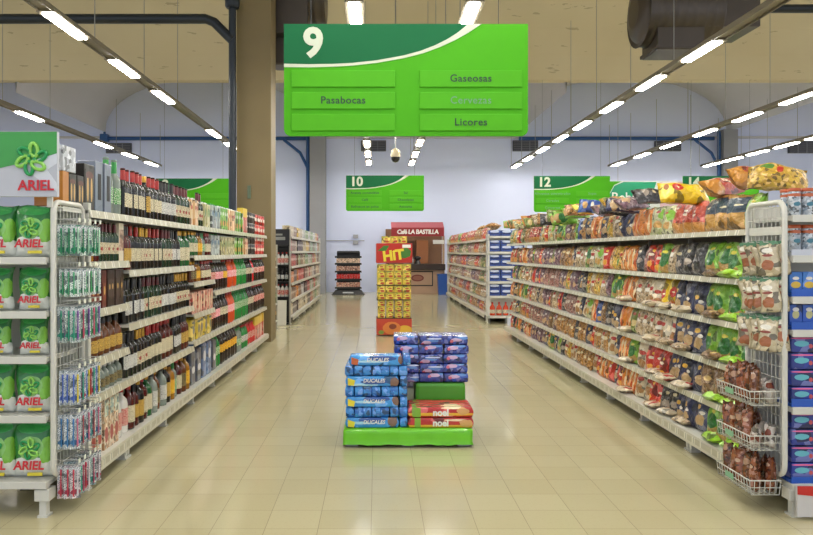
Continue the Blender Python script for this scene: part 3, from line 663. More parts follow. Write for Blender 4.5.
for b in range(8):
    y0, y1 = LB[b] + .01, LB[b+1] - .03
    lv = sorted(LLEV[b])
    for z in LLEV[b]:
        i_ = lv.index(z); gap = (lv[i_+1] - z - .06) if i_ < len(lv) - 1 else 9
        def scl(k):
            h = HX.get(k, HT[PR[k][0]]); mx = 1.22
            if PR[k][0] == 'drink_can': mx = 1.0
            if k in ('g_slate', 'g_tall', 'g_tallg'): mx = 1.08
            if k in ('k_yelpack', 'k_redpack'): mx = 1.15
            if PR[k][0] == 'small_soda_bottle' or PR[k][0] == 'spirit_bottle': mx = 1.36
            return min(mx, gap / h)
        pw_ = lambda k: PR[k][3] * (scl(k) if PR[k][0] != 'drink_can' else 1)
        runs = [list(r) for r in LPLAN[b][z]]
        while sum(pw_(k) * n for k, n in runs) > (y1 - y0): max(runs, key=lambda r: r[1])[1] -= 1
        while True:      # fill the row with the run that has most items
            big = max(runs, key=lambda r: r[1])
            if sum(pw_(k) * n for k, n in runs) + pw_(big[0]) > (y1 - y0): break
            big[1] += 1
        tot = sum(pw_(k) * n for k, n in runs); slack = (y1 - y0 - tot) / max(1, sum(n for _, n in runs))
        y = y0
        for k, n in runs:
            nm, cat, desc, pw, mk = PR[k]
            key, fn = mk(b < 4)
            sc_ = scl(k); pw = pw_(k)
            for i in range(n):
                y += pw / 2 + slack / 2
                x = -1.93 - .012 - pw / 2 * (1.0 if nm not in ('can_pack',) else 1.1) - R.uniform(0, .02)
                s1 = sc_ * R.uniform(.985, 1.0) if nm.endswith('bottle') else sc_
                place(key, fn, nm, cat, (x, y, z + .001), PI / 2 + R.uniform(-.3, .3) * (1 if 'bottle' in nm else .1), desc, f'{shelfname(LLEV[b], z)} of {BN[b]} drinks bay', y, s1)
                if nm == 'drink_can':
                    place(key, fn, nm, cat, (x, y, z + .166), PI / 2 + R.uniform(-.1, .1), desc + ' stacked', f'{shelfname(LLEV[b], z)} of {BN[b]} drinks bay', y, s1)
                y += pw / 2 + slack / 2

# ------------------------------------------------------------------ snack side
ZONES = [   # y limit, per level designs (top level first)
 (5.22, ['green', 'green', 'green', 'green', 'green', 'green']),
 (5.82, ['tan', 'green', 'green', 'green', 'brownc', 'green']),
 (6.35, ['redamb', 'black', 'navy', 'navy', 'navy', 'navy']),
 (6.60, ['gwhite', 'clear', 'yellow', 'cream', 'red', 'black']),
 (6.95, ['gwhite', 'red', 'cream', 'clear', 'red', 'red']),
 (7.35, ['orange', 'pink', 'clear', 'clear', 'cream', 'cream']),
 (7.75, ['navy', 'orange', 'orange', 'orange', 'orange', 'orange']),
 (8.15, ['yellow', 'yellowc', 'green', 'navy', 'navy', 'red']),
 (8.70, ['orange', 'gwhite', 'yellowc', 'blue', 'amber', 'orange']),
 (9.40, ['blue', 'clear', 'yellowc', 'cream', 'amber', 'amber']),
 (10.40, ['green', 'amber', 'purple', 'pink', 'amber', 'cream']),
 (11.40, ['gwhite', 'purple', 'pink', 'purple', 'purple', 'navy']),
 (12.40, ['redamb', 'pink', 'purple', 'clear', 'pink', 'purple']),
 (13.50, ['amber', 'orange', 'cream', 'olive', 'redamb', 'orange']),
 (15.20, ['olive', 'redamb', 'red', 'orange', 'red', 'red']),
]
def baynum(y):
    for i in range(9):
        if y < RB[i+1]: return i
    return 8
SIZES = {'b': (.235, .272, .12), 's': (.185, .265, .1)}
for li, z in enumerate(RLEV[::-1]):
    y = 5.0 + .08
    while y < 14.1:
        for lim, ds in ZONES:
            if y < lim: d = ds[li]; break
        if (R.random() < .38 and y > 8) or (R.random() < .15 and y > 6.2): d = R.choice(['clear', 'purple', 'amber', 'red', 'olive', 'cream', 'yellowc', 'orange', 'pink', 'brownc', 'navy', 'gwhite', 'clear', 'black', 'green'])
        size = SIZES['b'] if (li == 0 or y < 6.2) else SIZES['s']
        pitch = size[0] * R.uniform(.78, .92)
        far = y > 9.5
        key, fn = bagp(d, size, R.randrange(3), 6 if far else 10, 8 if far else 13)
        key = key + (far,)
        lean = R.uniform(.1, .22)
        o = place(key, fn, 'chips_bag' if size[0] > .18 else 'snack_bag', 'bag', (2.50 + .065 + R.uniform(0, .03), y, z + .002), (-lean, R.uniform(-.07, .07), -PI / 2 + R.uniform(-.1, .45)), BAGS[d][0], f'{shelfname(RLEV, z)} of {BN[baynum(y)]} snack bay', y, R.uniform(.93, 1.02))
        y += pitch
# lime bags lying along the shelf edge of the first bay
for z in RLEV[:-1]:
    for k in range(3):
        y = 5.16 + k * .24 + R.uniform(-.02, .02)
        key, fn = bagp('lime' if k < 2 or z < .5 else 'brownc', (.19, .22, .07), k)
        place(key, fn, 'lying_snack_bag', 'bag', (2.50 + .06, y - .0, z + .03), (-PI / 2 + .05, 0, PI + R.uniform(-.25, .25)), ('lime green film bag lying flat' if k < 2 or z < .5 else 'brown snack bag lying flat'), f'{shelfname(RLEV, z)}, {BN[baynum(y)]} snack bay', y)
# silvery bags lying in front further on
for z in RLEV[:-2]:
    for y in (6.2, 6.55, 6.85, 7.6):
        key, fn = bagp(R.choice(['clear', 'black', 'cream']) if y < 6.4 else R.choice(['cream', 'clear']), (.19, .22, .065), R.randrange(3))
        place(key, fn, 'lying_snack_bag', 'bag', (2.50 + .03, y, z + .026), (-PI / 2 + .05, 0, PI + R.uniform(-.4, .4)), BAGS[key[0]][0] + ' lying', f'{shelfname(RLEV, z)} of {BN[baynum(y)]} snack bay', y)
# bags piled on top
def top_bag(d, y, x, z, size, yaw, tilt, desc, where):
    # long side across the shelf, printed face tilted up towards the aisle entrance
    key, fn = bagp(d, size, 1)
    o = place(key, fn, 'chips_bag', 'bag', (x, y, z), 0, desc, where, y)
    L = Vector((math.cos(yaw), math.sin(yaw), .12 * math.sin(yaw * 3))).normalized()
    N = Vector((-.35, -math.cos(tilt), math.sin(tilt))).normalized(); N = (N - L * N.dot(L)).normalized()
    Xl = (-N).cross(L)      # local y = -N, local z = L
    M = Matrix((Xl, -N, L)).transposed(); o.location = Vector((x, y, z)) - L * size[1] / 2
    o.rotation_euler = M.to_euler(); return o
top_bag('yellow', 6.0, 2.48, 2.07, (.22, .38, .13), -.1, .7, 'yellow chips bag with red logo lying', 'on standing bags, second snack bay')
top_bag('redamb', 5.62, 2.62, 2.09, (.2, .34, .13), .55, .7, 'red and amber chips bag lying', 'on the standing red bags')
top_bag('redamb', 5.3, 2.68, 2.13, (.2, .32, .14), .1, .8, 'red and amber chips bag lying uppermost', 'over the slate blue bags')
top_bag('yellowc', 4.99, 2.7, 2.1, (.21, .36, .15), -.4, .8, 'yellow and amber chips bag lying', 'on the pile beside the tins')
yy = 6.75
TD = ['black', 'purple', 'navy', 'yellowc', 'black', 'purple', 'blue', 'yellow', 'amber', 'green', 'green', 'green', 'olive', 'black', 'amber', 'clear', 'olive', 'redamb', 'gwhite', 'redamb', 'olive', 'amber', 'green', 'redamb']
for k, d in enumerate(TD):
    top_bag(d, yy, 2.46 + R.uniform(-.05, .06), 2.06 + (.02 if k < 8 else .01) + R.uniform(-.03, .04), (.19, .32, .11), R.uniform(-.5, .5), R.uniform(.4, .9), BAGS[d][0] + ' lying', f'atop {BN[baynum(yy)]} snack bay')
    yy += .26 if k < 8 else .34
    if yy > 13.9: break

# ------------------------------------------------------------------ end displays and wire racks
def end_display(x0, x1, yf, yb, levels, label, lipname='lip'):
    t = thing('end_display', label, 'shelf unit', ((x0 + x1) / 2, yf, 0))
    w = (x1 - x0) / 2; d = yb - yf
    obj('back_panel', MB().box(-w, w, d - .03, d - .01, .1, 1.9), white_metal, t)
    for z in levels:
        s_ = obj('shelf', MB().box(-w, w, .0, d - .03, z - .03, z), white_metal, t)
        obj('front_lip', MB().bbox(-w, w, -.015, .004, z - .04, z + .004, .003), white_metal, s_)
    for sx in (-1, 1):
        obj('leg', MB().bbox(sx * (w - .03) - .022, sx * (w - .03) + .022, .01, .06, 0, .19, .004).bbox(sx * (w - .03) - .045, sx * (w - .03) + .045, -.005, .09, .1, .17, .004).box(sx * (w - .03) - .03, sx * (w - .03) + .03, .0, .08, 0, .012), white_metal, t)
    return t
AL = [.217, .613, .968, 1.24, 1.566]
end_display(-2.905, -1.985, 4.45, 4.93, AL, 'white end shelving holding detergent bags under the header board')
KL = [.2, .662, 1.128, 1.328, 1.576, 1.82]
ed = end_display(2.50, 3.42, 4.46, 4.93, KL, 'white end shelving holding blue packs at the snack side')
obj('kick_board', MB().box(-.455, .455, -.05, -.03, .02, .2), plain('kick_board_white', 'c9c6c4', .4), ed)
red_p = plain('red_promo_band', 'c42a24', .4)
obj('promo_band', MB().prism([(-.455, .155), (-.3, .14), (-.15, .15), (0, .165), (.2, .15), (.455, .16), (.455, .205), (-.455, .205)], -.053, -.0505), red_p, ed)

def side_rack(x, sgn, label, z0=.24, z1=1.905):
    """rounded tube frame with wire grid in the plane x, from y 4.47 to 4.91"""
    t = thing('wire_side_rack', label, 'rack', (x, 4.47, 0))
    L = .44; r = .07; pts = []
    for cy, cz, a0 in ((L - r, z1 - r, 0), (r, z1 - r, 90), (r, z0 + r, 180), (L - r, z0 + r, 270)):
        for k in range(6): a = math.radians(a0 + k * 18); pts.append((0, cy + r * math.cos(a), cz + r * math.sin(a)))
    obj('tube_frame', MB().tube(pts, .017, 10, closed=True), white_metal, t)
    g = MB()
    for k in range(1, 9): g.tube([(0, L * k / 9, z0), (0, L * k / 9, z1)], .0028, 5)
    z = z0 + .06
    while z < z1: g.tube([(.004 * sgn, 0, z), (.004 * sgn, L, z)], .0028, 5); z += .075
    obj('wire_grid', g, white_metal, t)
    obj('top_plate', MB().box(-.006, .006, .03, L - .03, z1 - .2, z1 - .15), white_metal, t)
    return t
lr = side_rack(-1.955, 1, 'wire side rack hung with toothbrush packs beside the detergent shelves')
rr = side_rack(2.462, -1, 'wire side rack hung with snack bags and baskets at snack side')
# hooks and hanging packs, drinks side
wire = plain('bright_wire', 'c9c9c6', .3, .5)
packm = {}
def blister(key, w, h, col, tool, tool2):
    def fn():
        card = MB().bbox(-w/2, w/2, -.002, .002, -h, 0, .0015)
        body = MB().lathe([(.003, -h * .93), (.006, -h * .85), (.004, -h * .5), (.0035, -h * .3), (.006, -h * .22), (.005, -h * .12), (.002, -h * .1)], 8, -w * .18, -.011)
        body2 = MB().lathe([(.003, -h * .93), (.006, -h * .85), (.004, -h * .5), (.0035, -h * .3), (.006, -h * .22), (.005, -h * .12), (.002, -h * .1)], 8, w * .2, -.011)
        return [('card', card.mesh('card', art('card_' + key, col, 'e4e6e2', 26, [(tool, 0, -h * .8, .03, .016, .3)], [('dfe2e2', -h * .24, -h * .05)], ('3a5a6a', -h, 0, 120)))),
                ('tool', body.mesh('tool', plain('tool_' + tool, tool, .3, coat=.5))), ('tool', body2.mesh('tool', plain('tool_' + tool2, tool2, .3, coat=.5)))]
    return fn
ROWS = [   # hook z, drop, list of (card colour, tool colours), description, name
 (1.77, .19, [('4f9a6a', '1f8a5a', 'a8d8b8'), ('a9c9b0', '2a9a6a', '1f7a50')], 'green hanging pack', 'hanging_pack'),
 (1.50, .17, [('b8d0c0', '4aa070', 'd8e8e0'), ('d0ddd0', '3a9a5a', 'e8f0f0')], 'pale green hanging pack', 'hanging_pack'),
 (1.27, .22, [('a8b8b0', '2a9a7a', '7a4a9a'), ('8fb0a0', '3a8a5a', 'c84a6a')], 'teal toothbrush pack', 'toothbrush_pack'),
 (.88, .21, [('9aa8b8', '4a6ac0', 'd8c030'), ('a8a0b0', 'c02a3a', '2aa08a')], 'multicoloured toothbrush pack', 'toothbrush_pack'),
 (.61, .21, [('b0b8c0', '3a7ab0', 'c86a8a'), ('b8a8a8', '4aa0a0', 'a84a5a')], 'blue and pink toothbrush pack', 'toothbrush_pack'),
 (.30, .2, [('c0a0a8', 'c0304a', 'd8d0d8'), ('90a8b0', '2aa08a', 'b04a6a')], 'red toothbrush pack', 'toothbrush_pack'),
]
RN = ['sixth', 'fifth', 'fourth', 'third', 'second', 'lowest']
for ri, (z, drop, cols, desc, nm) in enumerate(ROWS):
    for hi in range(5):
        y = 4.47 + .05 + hi * .085
        L = .12
        obj('hook', MB().tube([(.004, y - 4.47, z), (L, y - 4.47, z), (L + .008, y - 4.47, z + .012)], .003, 5).tube([(.004, y - 4.47, z + .03), (L + .02, y - 4.47, z + .034)], .0025, 5), wire, lr)
        obj('price_tag', MB().box(L + .016, L + .019, y - 4.47 - .015, y - 4.47 + .015, z + .012, z + .038), plain('tag_white', 'd8dccc', .4), lr)
        for di in range(3):
            c = cols[(hi + di // 3) % 2]
            place(('bl', c, drop), blister('%s_%s' % (c[0], drop), .062, drop, *c), nm, 'pack', (-1.955 + .036 + di * .038, y, z - .004), PI / 2 - .75 + R.uniform(-.4, .4), desc, ('top' if ri == 0 else RN[ri] if ri == 5 else BN[ri]) + (' hook row of side rack' if ri in (0, 5) else ' hook row down, side rack'), (y, -di))
# detergent bags
det_body = art('detergent_film', '1f7f34', '17702c', 9, [('e6eae2', -.0, .02, .16, .1, .05), ('7fc040', .08, .15, .03, .07, .3), ('8cc86a', 0, .165, .066, .062, .1), ('2f9a48', 0, .27, .09, .03, .1)], rough=.3, coat=.5, wrinkle=.35, xoff=False)
logo_g = plain('logo_green', '1f9450', .3); logo_l = plain('logo_light_green', '8fcf5a', .3); txt_red = plain('detergent_red', 'c8202e', .35); logo_w = plain('logo_white', 'eef2ea', .35)
def flower(R0, ysurf, halo=True):
    """six interlocking loops"""
    mb = MB()
    for k in range(6):
        a = k * PI / 3 + .25; c, s = math.cos(a), math.sin(a); N = 18; ring = []
        for i in range(N):
            t_ = 2 * PI * i / N; u = R0 * (.58 + .4 * math.cos(t_)); v = R0 * .25 * math.sin(t_)
            v += R0 * .12 * math.cos(t_)
            ring.append((u * c - v * s, ysurf - .001 * (k % 2), u * s + v * c))
        mb.tube(ring, R0 * .12, 6, mi=k % 2, closed=True)
    return mb
fl_me = None
def det_bag():
    body = bag_mesh(.235, .3, .12, 5, lump=.05)
    logo = flower(.056, -.066).mesh('logo', [logo_g, logo_l])
    for v in logo.vertices: v.co.z += .165
    tx = text_mesh('ARIEL', .064, .001, .0018, shear=.1); tx.materials.clear(); tx.materials.append(txt_red)
    for v in tx.vertices: v.co.z += .074; v.co.y -= .069
    yb = MB().bbox(-.01, .07, -.062, -.05, .018, .036, .003).mesh('yellow_flash', plain('yellow_flash', 'd8c838', .4))
    return [('film', body.mesh('bag', det_body)), ('logo', logo), ('lettering', tx), ('yellow_flash', yb)]
for i, z in enumerate(AL):
    sc_ = [1.12, 1.0, .78, .88, 1.06][i]
    for k in range(4):
        x = -2.11 - k * .225
        place('det', det_bag, 'detergent_bag', 'bag', (x, 4.55, z + .002), (-.05, 0, R.uniform(-.05, .05)), 'white and green detergent bag', f'{shelfname(AL, z)} of end display', -x, sc_)
hb = thing('header_board', 'green and white header board with flower logo above detergent bags', 'sign', (-2.37, 4.42, 1.93))
obj('board', MB().bbox(-.46, .46, 0, .03, 0, .39, .003), plain('header_silver', 'b9bcc6', .35), hb)
obj('green_field', MB().prism([(-.458, .388), (.458, .388), (.458, .26), (.38, .235), (.2, .19), (0, .145), (-.25, .11), (-.458, .095)], -.003, .002), plain('header_green', '3f9a48', .35), hb)
obj('pale_ray', MB().prism([(.33, .22), (.458, .258), (.458, .2), (.4, .16), (.458, .08), (.458, .03), (.38, .08), (.3, .14)], -.002, .002), plain('header_pale', 'd2d6e0', .35), hb)
lg = obj('logo', MB(), [logo_g, logo_l], hb); me = flower(.095, 0).mesh('logo', [logo_g, logo_l]); lg.data = me; lg.location = (.31, -.008, .225)
text('lettering', 'ARIEL', .085, txt_red, hb, (.335, -.006, .065), depth=.0015, bold=.0022)
for x in (-.4, .4): obj('support_post', MB().box(x - .015, x + .015, .03, .05, -.06, .3), white_metal, hb)
# cartons stored on top behind the header board
tag(obj('stacked_carton', MB().bbox(-.09, .09, 0, .09, 0, .22, .004), art('orange_carton', 'b5722a', 'c07f34', 9, [('8a5420', 0, .1, .05, .03, .1)]), None, (-2.045, 4.605, 1.887)), 'orange-brown carton on top shelf behind the header board', 'carton')
tag(obj('stacked_carton', MB().bbox(-.09, .09, 0, .2, 0, .16, .004), art('white_carton', 'c9ccd2', '9aa0aa', 30, [('6a7078', .02, .08, .04, .05, .3)]), None, (-2.045, 4.605, 2.109)), 'white and grey carton stacked on the orange-brown carton', 'carton')
for k in range(2):
    place('gbox', PR['g_black'][4](True)[1], 'gift_box', 'box', (-2.02, 4.79 + k * .132, 1.887), PI / 2, 'black gift box with gold print', 'behind the orange-brown carton', k, .845)
tag(obj('top_board', MB().box(-2.88, -1.95, 4.6, 4.945, 1.855, 1.885), white_metal), 'white board closing the top of the end display', 'shelf')
# snack side rack: hanging bags and baskets
nutb = art('nut_bag_film', 'c9bfa6', 'b8a888', 30, [('a0603a', 0, -.13, .035, .03, .4), ('8a3a2a', 0, -.07, .03, .008, .1), ('ece8dc', 0, -.04, .03, .015, .1)], rough=.3, coat=.5, wrinkle=.5)
def hangbag():
    b = bag_mesh(.125, .2, .035, 9, 8, 10)
    b.v = [(x, y, z - .2) for x, y, z in b.v]
    hd = MB().box(-.05, .05, -.003, .003, -.012, .012)
    return [('film', b.mesh('hbag', nutb)), ('hanging_tab', hd.mesh('tab', plain('tab_green', '5c8a6a', .4)))]
for ri, z in enumerate((1.66, 1.44, 1.2)):
    for hi in range(4):
        y = 4.52 + hi * .085
        obj('hook', MB().tube([(-.004, y - 4.47, z), (-.1, y - 4.47, z), (-.105, y - 4.47, z + .012)], .003, 5), wire, rr)
        for di in range(2):
            place('hang', hangbag, 'hanging_nut_bag', 'bag', (2.462 - .035 - di * .035, y, z - .008), (R.uniform(-.1, .1), R.uniform(-.2, .05), -PI / 2 + .85 + R.uniform(-.25, .25)), 'cream film bag of nuts', f'{["top", "second", "third"][ri]} hook row, snack side rack', (y, di))
def basket(z, label):
    t = thing('wire_basket', label, 'basket', (2.445, 4.48, z))
    W, D, h = .43, .19, .085
    rim = MB().tube([(0, 0, h), (-D, 0, h), (-D, W, h), (0, W, h)], .0042, 6, closed=True); obj('rim', rim, white_metal, t)
    g = MB()
    for k in range(13): y = W * k / 12; g.tube([(0, y, h), (-.01, y, 0), (-D + .01, y, 0), (-D, y, h)], .0025, 5)
    for k in range(1, 6): x = -D * k / 6; g.tube([(x, 0, h), (x, .01, 0), (x, W - .01, 0), (x, W, h)], .0025, 5)
    g.tube([(0, 0, h / 2), (-D + .005, 0, h / 2), (-D + .005, W, h / 2), (0, W, h / 2)], .0025, 5)
    obj('wire_grid', g, white_metal, t)
    obj('price_tag', MB().box(-D - .006, -D - .003, W * .45, W * .7, .03, .065), plain('tag_green', '7fae8a', .4), t)
    return t
dark_snack = art('dried_meat_film', '6e3420', '9a5a38', 45, [('c9a890', 0, .16, .02, .012, .1)], rough=.25, coat=.6, wrinkle=.6)
dark_snack2 = art('dark_nut_film', '4a2418', '7a4a2c', 60, [('b08a70', 0, .15, .02, .02, .2)], rough=.25, coat=.6, wrinkle=.6)
white_snack = art('white_snack_film', 'cfc8c0', 'a89a90', 30, [('8a4a3a', 0, .08, .02, .02, .3)], rough=.25, coat=.6, wrinkle=.6)
for bi, (z, lb) in enumerate(((.67, 'uppermost white wire basket hung on the snack side rack'), (.40, 'middle white wire basket hung on the snack side rack'), (.13, 'lowest white wire basket hung on the snack side rack'))):
    basket(z, lb)
    for k in range(5):
        for r_ in range(2):
            y = 4.53 + k * .085; x = 2.445 - .045 - r_ * .09
            m = (dark_snack if (k + bi) % 3 else dark_snack2)
            dsc = 'brown film snack bag'; nmm = 'b'
            if (k < 2 and r_ == 0 and bi < 2) or (bi == 1 and k == 0): m = white_snack; dsc = 'whitish film snack bag'; nmm = 'w'
            hh = .21 if nmm == 'b' else .14
            def fn(m=m, hh=hh): return [('film', bag_mesh(.085, hh, .06, 3, 7, 10).mesh('bk', m))]
            place(('bk', m.name), fn, 'basket_snack_bag', 'bag', (x, y, z + .006), (-.05 + R.uniform(-.08, .05), R.uniform(-.06, .06), -PI / 2 + R.uniform(-.5, .5)), dsc, f'standing in {["uppermost", "middle", "lowest"][bi]} wire basket', (y, r_))
# products on the snack end display
tinm = art('tin_print', 'c9ccd0', '7f90a0', 70, [('b85a2c', 0, .125, .05, .01, .2), ('3f7a90', .0, .07, .02, .012, .5)], rough=.3, coat=.4)
def tin(): 
    b = MB().lathe([(.034, 0), (.037, .004), (.037, .135), (.034, .15)], 14)
    return [('body', b.mesh('tin', tinm)), ('lid', MB().lathe([(.036, .146), (.038, .15), (.038, .165), (.03, .168)], 14).mesh('lid', plain('orange_lid', 'b5562e', .35)))]
bluebox = art('blue_yellow_box', '2a62b0', '3a7ac8', 12, [('e0b83a', 0, .05, .03, .02, .1), ('e8e0d0', 0, .09, .02, .01, .1)])
bluecart = art('blue_floral_box', '2f5fc0', '2a52ac', 12, [('c9c48a', 0, .07, .02, .025, .3), ('e6e4e0', 0, .1, .02, .012, .2)])
pinkpack = art('blue_pink_pack', '1c2c74', '24389a', 12, [('d85a90', 0, .088, .07, .005, .05), ('5fb0c0', -.01, .055, .045, .018, .2), ('c04a50', .045, .04, .012, .014, .2)], coat=.5)
tray_b = plain('blue_tray', '2a58b4', .35); tray_w = plain('white_tray', 'c6cad4', .4)
for k in range(5):
    x = 2.555 + k * .08
    for z, w in ((1.82, 'top shelf of snack end display'), (1.576 + .02, 'tray on fifth shelf, snack end display')):
        for r_ in range(2): place('tin', tin, 'orange_lidded_tin', 'tin', (x, 4.53 + r_ * .085, z + .003), 0, 'orange-lidded pale tin', w, (4.53 + r_ * .085, x))
for k in range(5):
    x = 2.55 + k * .082
    place('bb', lambda: carton(.078, .07, .13, bluebox), 'blue_box', 'box', (x, 4.54, 1.328 + .022), 0, 'blue box with yellow panel', 'tray on fourth shelf, snack end display', x)
    place('bc', lambda: carton(.078, .07, .13, bluecart), 'blue_box', 'box', (x, 4.54, 1.128 + .022), 0, 'blue box with flower picture', 'tray on third shelf, snack end display', x)
for z, m, h, w in ((1.576, tray_w, .04, 'white'), (1.328, tray_b, .05, 'blue'), (1.128, tray_b, .05, 'blue'), (.662, tray_b, .05, 'blue'), (.2, tray_b, .04, 'blue')):
    mb = MB().box(2.505, 3.0, 4.475, 4.68, z + .001, z + .019).box(2.505, 3.0, 4.47, 4.476, z + .001, z + h)
    tag(obj('display_tray', mb, m), f'{w} card tray on the {shelfname(KL, z)} of snack end display', 'tray')
for z, rows in ((.662, 4), (.2, 4)):
    for r_ in range(rows):
        for k in range(3):
            place('pp', lambda: carton(.145, .12, .1, pinkpack, .015), 'biscuit_pack', 'pack', (2.585 + k * .15, 4.545, z + .021 + r_ * .102), R.uniform(-.02, .02), 'blue and pink wrapped pack', f'{["bottom", "second", "third", "top"][r_]} layer, {"upper" if z > .5 else "lower"} tray of snack end display', k)

# ------------------------------------------------------------------ the promotional island
gw = plain('lime_green_wrap', '6cc81e', .35, coat=.4, noise=.12, nscale=7)
pal = thing('wrapped_pallet', 'low pallet wrapped in bright green film under the biscuit stacks', 'pallet', (.255, 6.04, 0))
bm = bmesh.new(); q = random.Random(3)
N = 30; ring = []
def per(i, n, w, d):
    s = i / n * (2 * w + 2 * d)
    if s < w: return (-w/2 + s, 0)
    s -= w
    if s < d: return (w/2, s)
    s -= d
    if s < w: return (w/2 - s, d)
    return (-w/2, d - (s - w))
mb = MB(); vs = []; n = 120; W, D = 1.06, .98; zs = [.025, .05, .08, .11, .135, .148]
for j, z in enumerate(zs):
    for i in range(n):
        x, y = per(i, n, W, D); cxx, cyy = x, y - D / 2
        k = 1 + (.012 if j < 4 else 0) * (math.sin(i * .9) * .5 + math.sin(i * 2.3 + j) * .4) / 1 + (.008 if j == 0 else 0) - (.01 if j == 5 else 0)
        zz = z + (.004 * math.sin(i * .7) + .003 * math.sin(i * 1.9) if j == 0 else .003 * math.sin(i * .5 + j))
        vs.append((cxx * k, cyy * k + D / 2, min(.148, zz)))
fs = [(j * n + i, j * n + (i + 1) % n, (j + 1) * n + (i + 1) % n, (j + 1) * n + i) for j in range(len(zs) - 1) for i in range(n)]
fs.append(list(range((len(zs) - 1) * n, len(zs) * n)))
mb.add(vs, fs, 0, True); o = obj('green_wrap', mb, gw, pal)
for v in range(1): pass
for xx in (-.46, 0, .46):
    for yy_ in (.1, .5, .88): obj('pallet_foot', MB().bbox(xx - .05, xx + .05, yy_ - .05, yy_ + .05, 0, .12, .006), plain('pallet_grey', 'b4b4b0', .6), pal)
# blue biscuit packs
roll_blue = art('blue_foil', '3c94dc', '1c62b8', 30, [('9ad0f0', 0, .04, .014, .03, .4)], rough=.25, coat=.6, wrinkle=.6)
def loaf(L, w, h, mat, name, crimp=.012, seg=16, ex=.3):
    """rounded wrapped loaf along x with flat crimped ends"""
    mb = MB(); secs = [(-L/2, .3), (-L/2 + crimp * .6, .7), (-L/2 + crimp, .95), (-L/2 + crimp * 2, 1), (0, .985), (L/2 - crimp * 2, 1), (L/2 - crimp, .95), (L/2 - crimp * .6, .7), (L/2, .3)]
    vs = []
    for x, k in secs:
        for i in range(seg):
            a = 2 * PI * i / seg + PI / seg; c, s = math.cos(a), math.sin(a)
            sx = math.copysign(abs(c) ** ex, c); sz = math.copysign(abs(s) ** ex, s)
            vs.append((x, w / 2 * sx * (1 if k > .6 else .9), h / 2 + h / 2 * sz * k))
    fs = [(i * seg + j, i * seg + (j + 1) % seg, (i + 1) * seg + (j + 1) % seg, (i + 1) * seg + j) for i in range(len(secs) - 1) for j in range(seg)]
    mb.add(vs, fs, 0, True); mb.add(vs[:seg], [list(range(seg))]); mb.add(vs[-seg:], [list(range(seg))])
    return mb.mesh(name, mat)
duc_long = art('blue_biscuit_print', '3a98e0', '2f86d0', 12, [('7a5a4a', .19, .035, .04, .045, .02), ('a8daf4', -.06, .02, .12, .012, .1), ('1f4f9a', .02, .045, .11, .022, .05)], rough=.25, coat=.6, wrinkle=.3)
white_ink = plain('packet_white_ink', 'e9e6e0', .4); yel_tag = plain('yellow_sticker', 'dfd03a', .4); org_tag = plain('orange_picture', 'c8683a', .4)
def long_pack(top=False):
    tx = text_mesh('DUCALES', .042, .001, .0008, shear=.2); tx.materials.clear(); tx.materials.append(white_ink)
    for v in tx.vertices: v.co.z += .048; v.co.y -= .0455; v.co.x += .015
    st_ = MB().prism([(-.2, .012), (-.15, .006), (-.14, .05), (-.2, .07)], -.0445, -.04).mesh('sticker', yel_tag if not top else org_tag)
    return [('wrapper', loaf(.44, .085, .084, duc_long, 'lp')), ('lettering', tx), ('sticker', st_)]
ox, oy = -.265, 6.09
zc = .150
NAMES7 = ['bottom', 'second', 'third', 'fourth', 'fifth', 'sixth', 'top']
for r_ in range(7):
    if r_ % 2 == 0:
        for d in range(5 if r_ < 6 else 2):
            top = r_ == 6
            dx = .03 if top else 0
            place(('lp', top), lambda top=top: long_pack(top), 'biscuit_packet', 'packet', (ox + .225 + dx, oy + .045 + d * .088, zc), R.uniform(-.015, .015), 'long blue biscuit packet lying crosswise', f'{NAMES7[r_]} layer of blue stack', d)
        place('ep', lambda: [('wrapper', loaf(.44, .06, .084, roll_blue, 'ep'))], 'biscuit_packet', 'packet', (ox + (.485 if r_ < 6 else .512), oy + .225, zc), PI / 2, 'blue foil biscuit packet end-on', f'{NAMES7[r_]} layer of blue stack', 0)
    else:
        for k in range(7):
            place('ep2', lambda: [('wrapper', loaf(.44, .07, .084, roll_blue, 'ep2'))], 'biscuit_packet', 'packet', (ox + .04 + k * .0735, oy + .225 + R.uniform(-.006, .006), zc), PI / 2 + R.uniform(-.02, .02), 'blue foil biscuit packet end-on', f'{NAMES7[r_]} layer of blue stack', k)
    zc += .0855
# red cracker packs
redp = art('red_cracker_print', 'c2221e', 'b01c1a', 12, [('e8b030', -.02, .02, .4, .012, .03), ('f0d8b0', .12, .07, .1, .008, .1), ('d8a060', .2, .045, .05, .03, .2), ('7fa83a', -.2, .04, .022, .06, .05)], rough=.3, coat=.5, wrinkle=.3)
def red_pack():
    tx = text_mesh('noel', .075, .001, .003); tx.materials.clear(); tx.materials.append(white_ink)
    for v in tx.vertices: v.co.z += .04; v.co.y -= .0435
    st_ = MB().bbox(-.215, -.165, -.042, .042, .004, .082, .003).mesh('green_label', plain('green_label_band', '7fae3c', .4))
    return [('wrapper', loaf(.54, .083, .084, redp, 'rp2')), ('lettering', tx), ('green_label', st_)]
for r_ in range(2):
    for d in range(4):
        place('redpack', red_pack, 'cracker_packet', 'packet', (.525, oy + .045 + d * .087, .150 + r_ * .0855), R.uniform(-.012, .012), 'long red and yellow cracker packet', f'{["bottom", "top"][r_]} layer beside blue stack', d)
tag(obj('green_crate', MB().bbox(-.22, .22, 0, .38, 0, .306, .03), plain('green_box_wrap', '4c9a22', .4, coat=.3, noise=.12, nscale=9), None, (.556, 6.47, .150)), 'green wrapped box under the purple packet stack', 'box').name = 'green_wrapped_box'
tag(obj('cream_carton', MB().bbox(-.095, .095, 0, .38, 0, .245, .006), plain('cream_card', 'ddd4ae', .6), None, (.235, 6.56, .150)), 'plain cream carton beside the green wrapped box', 'carton')
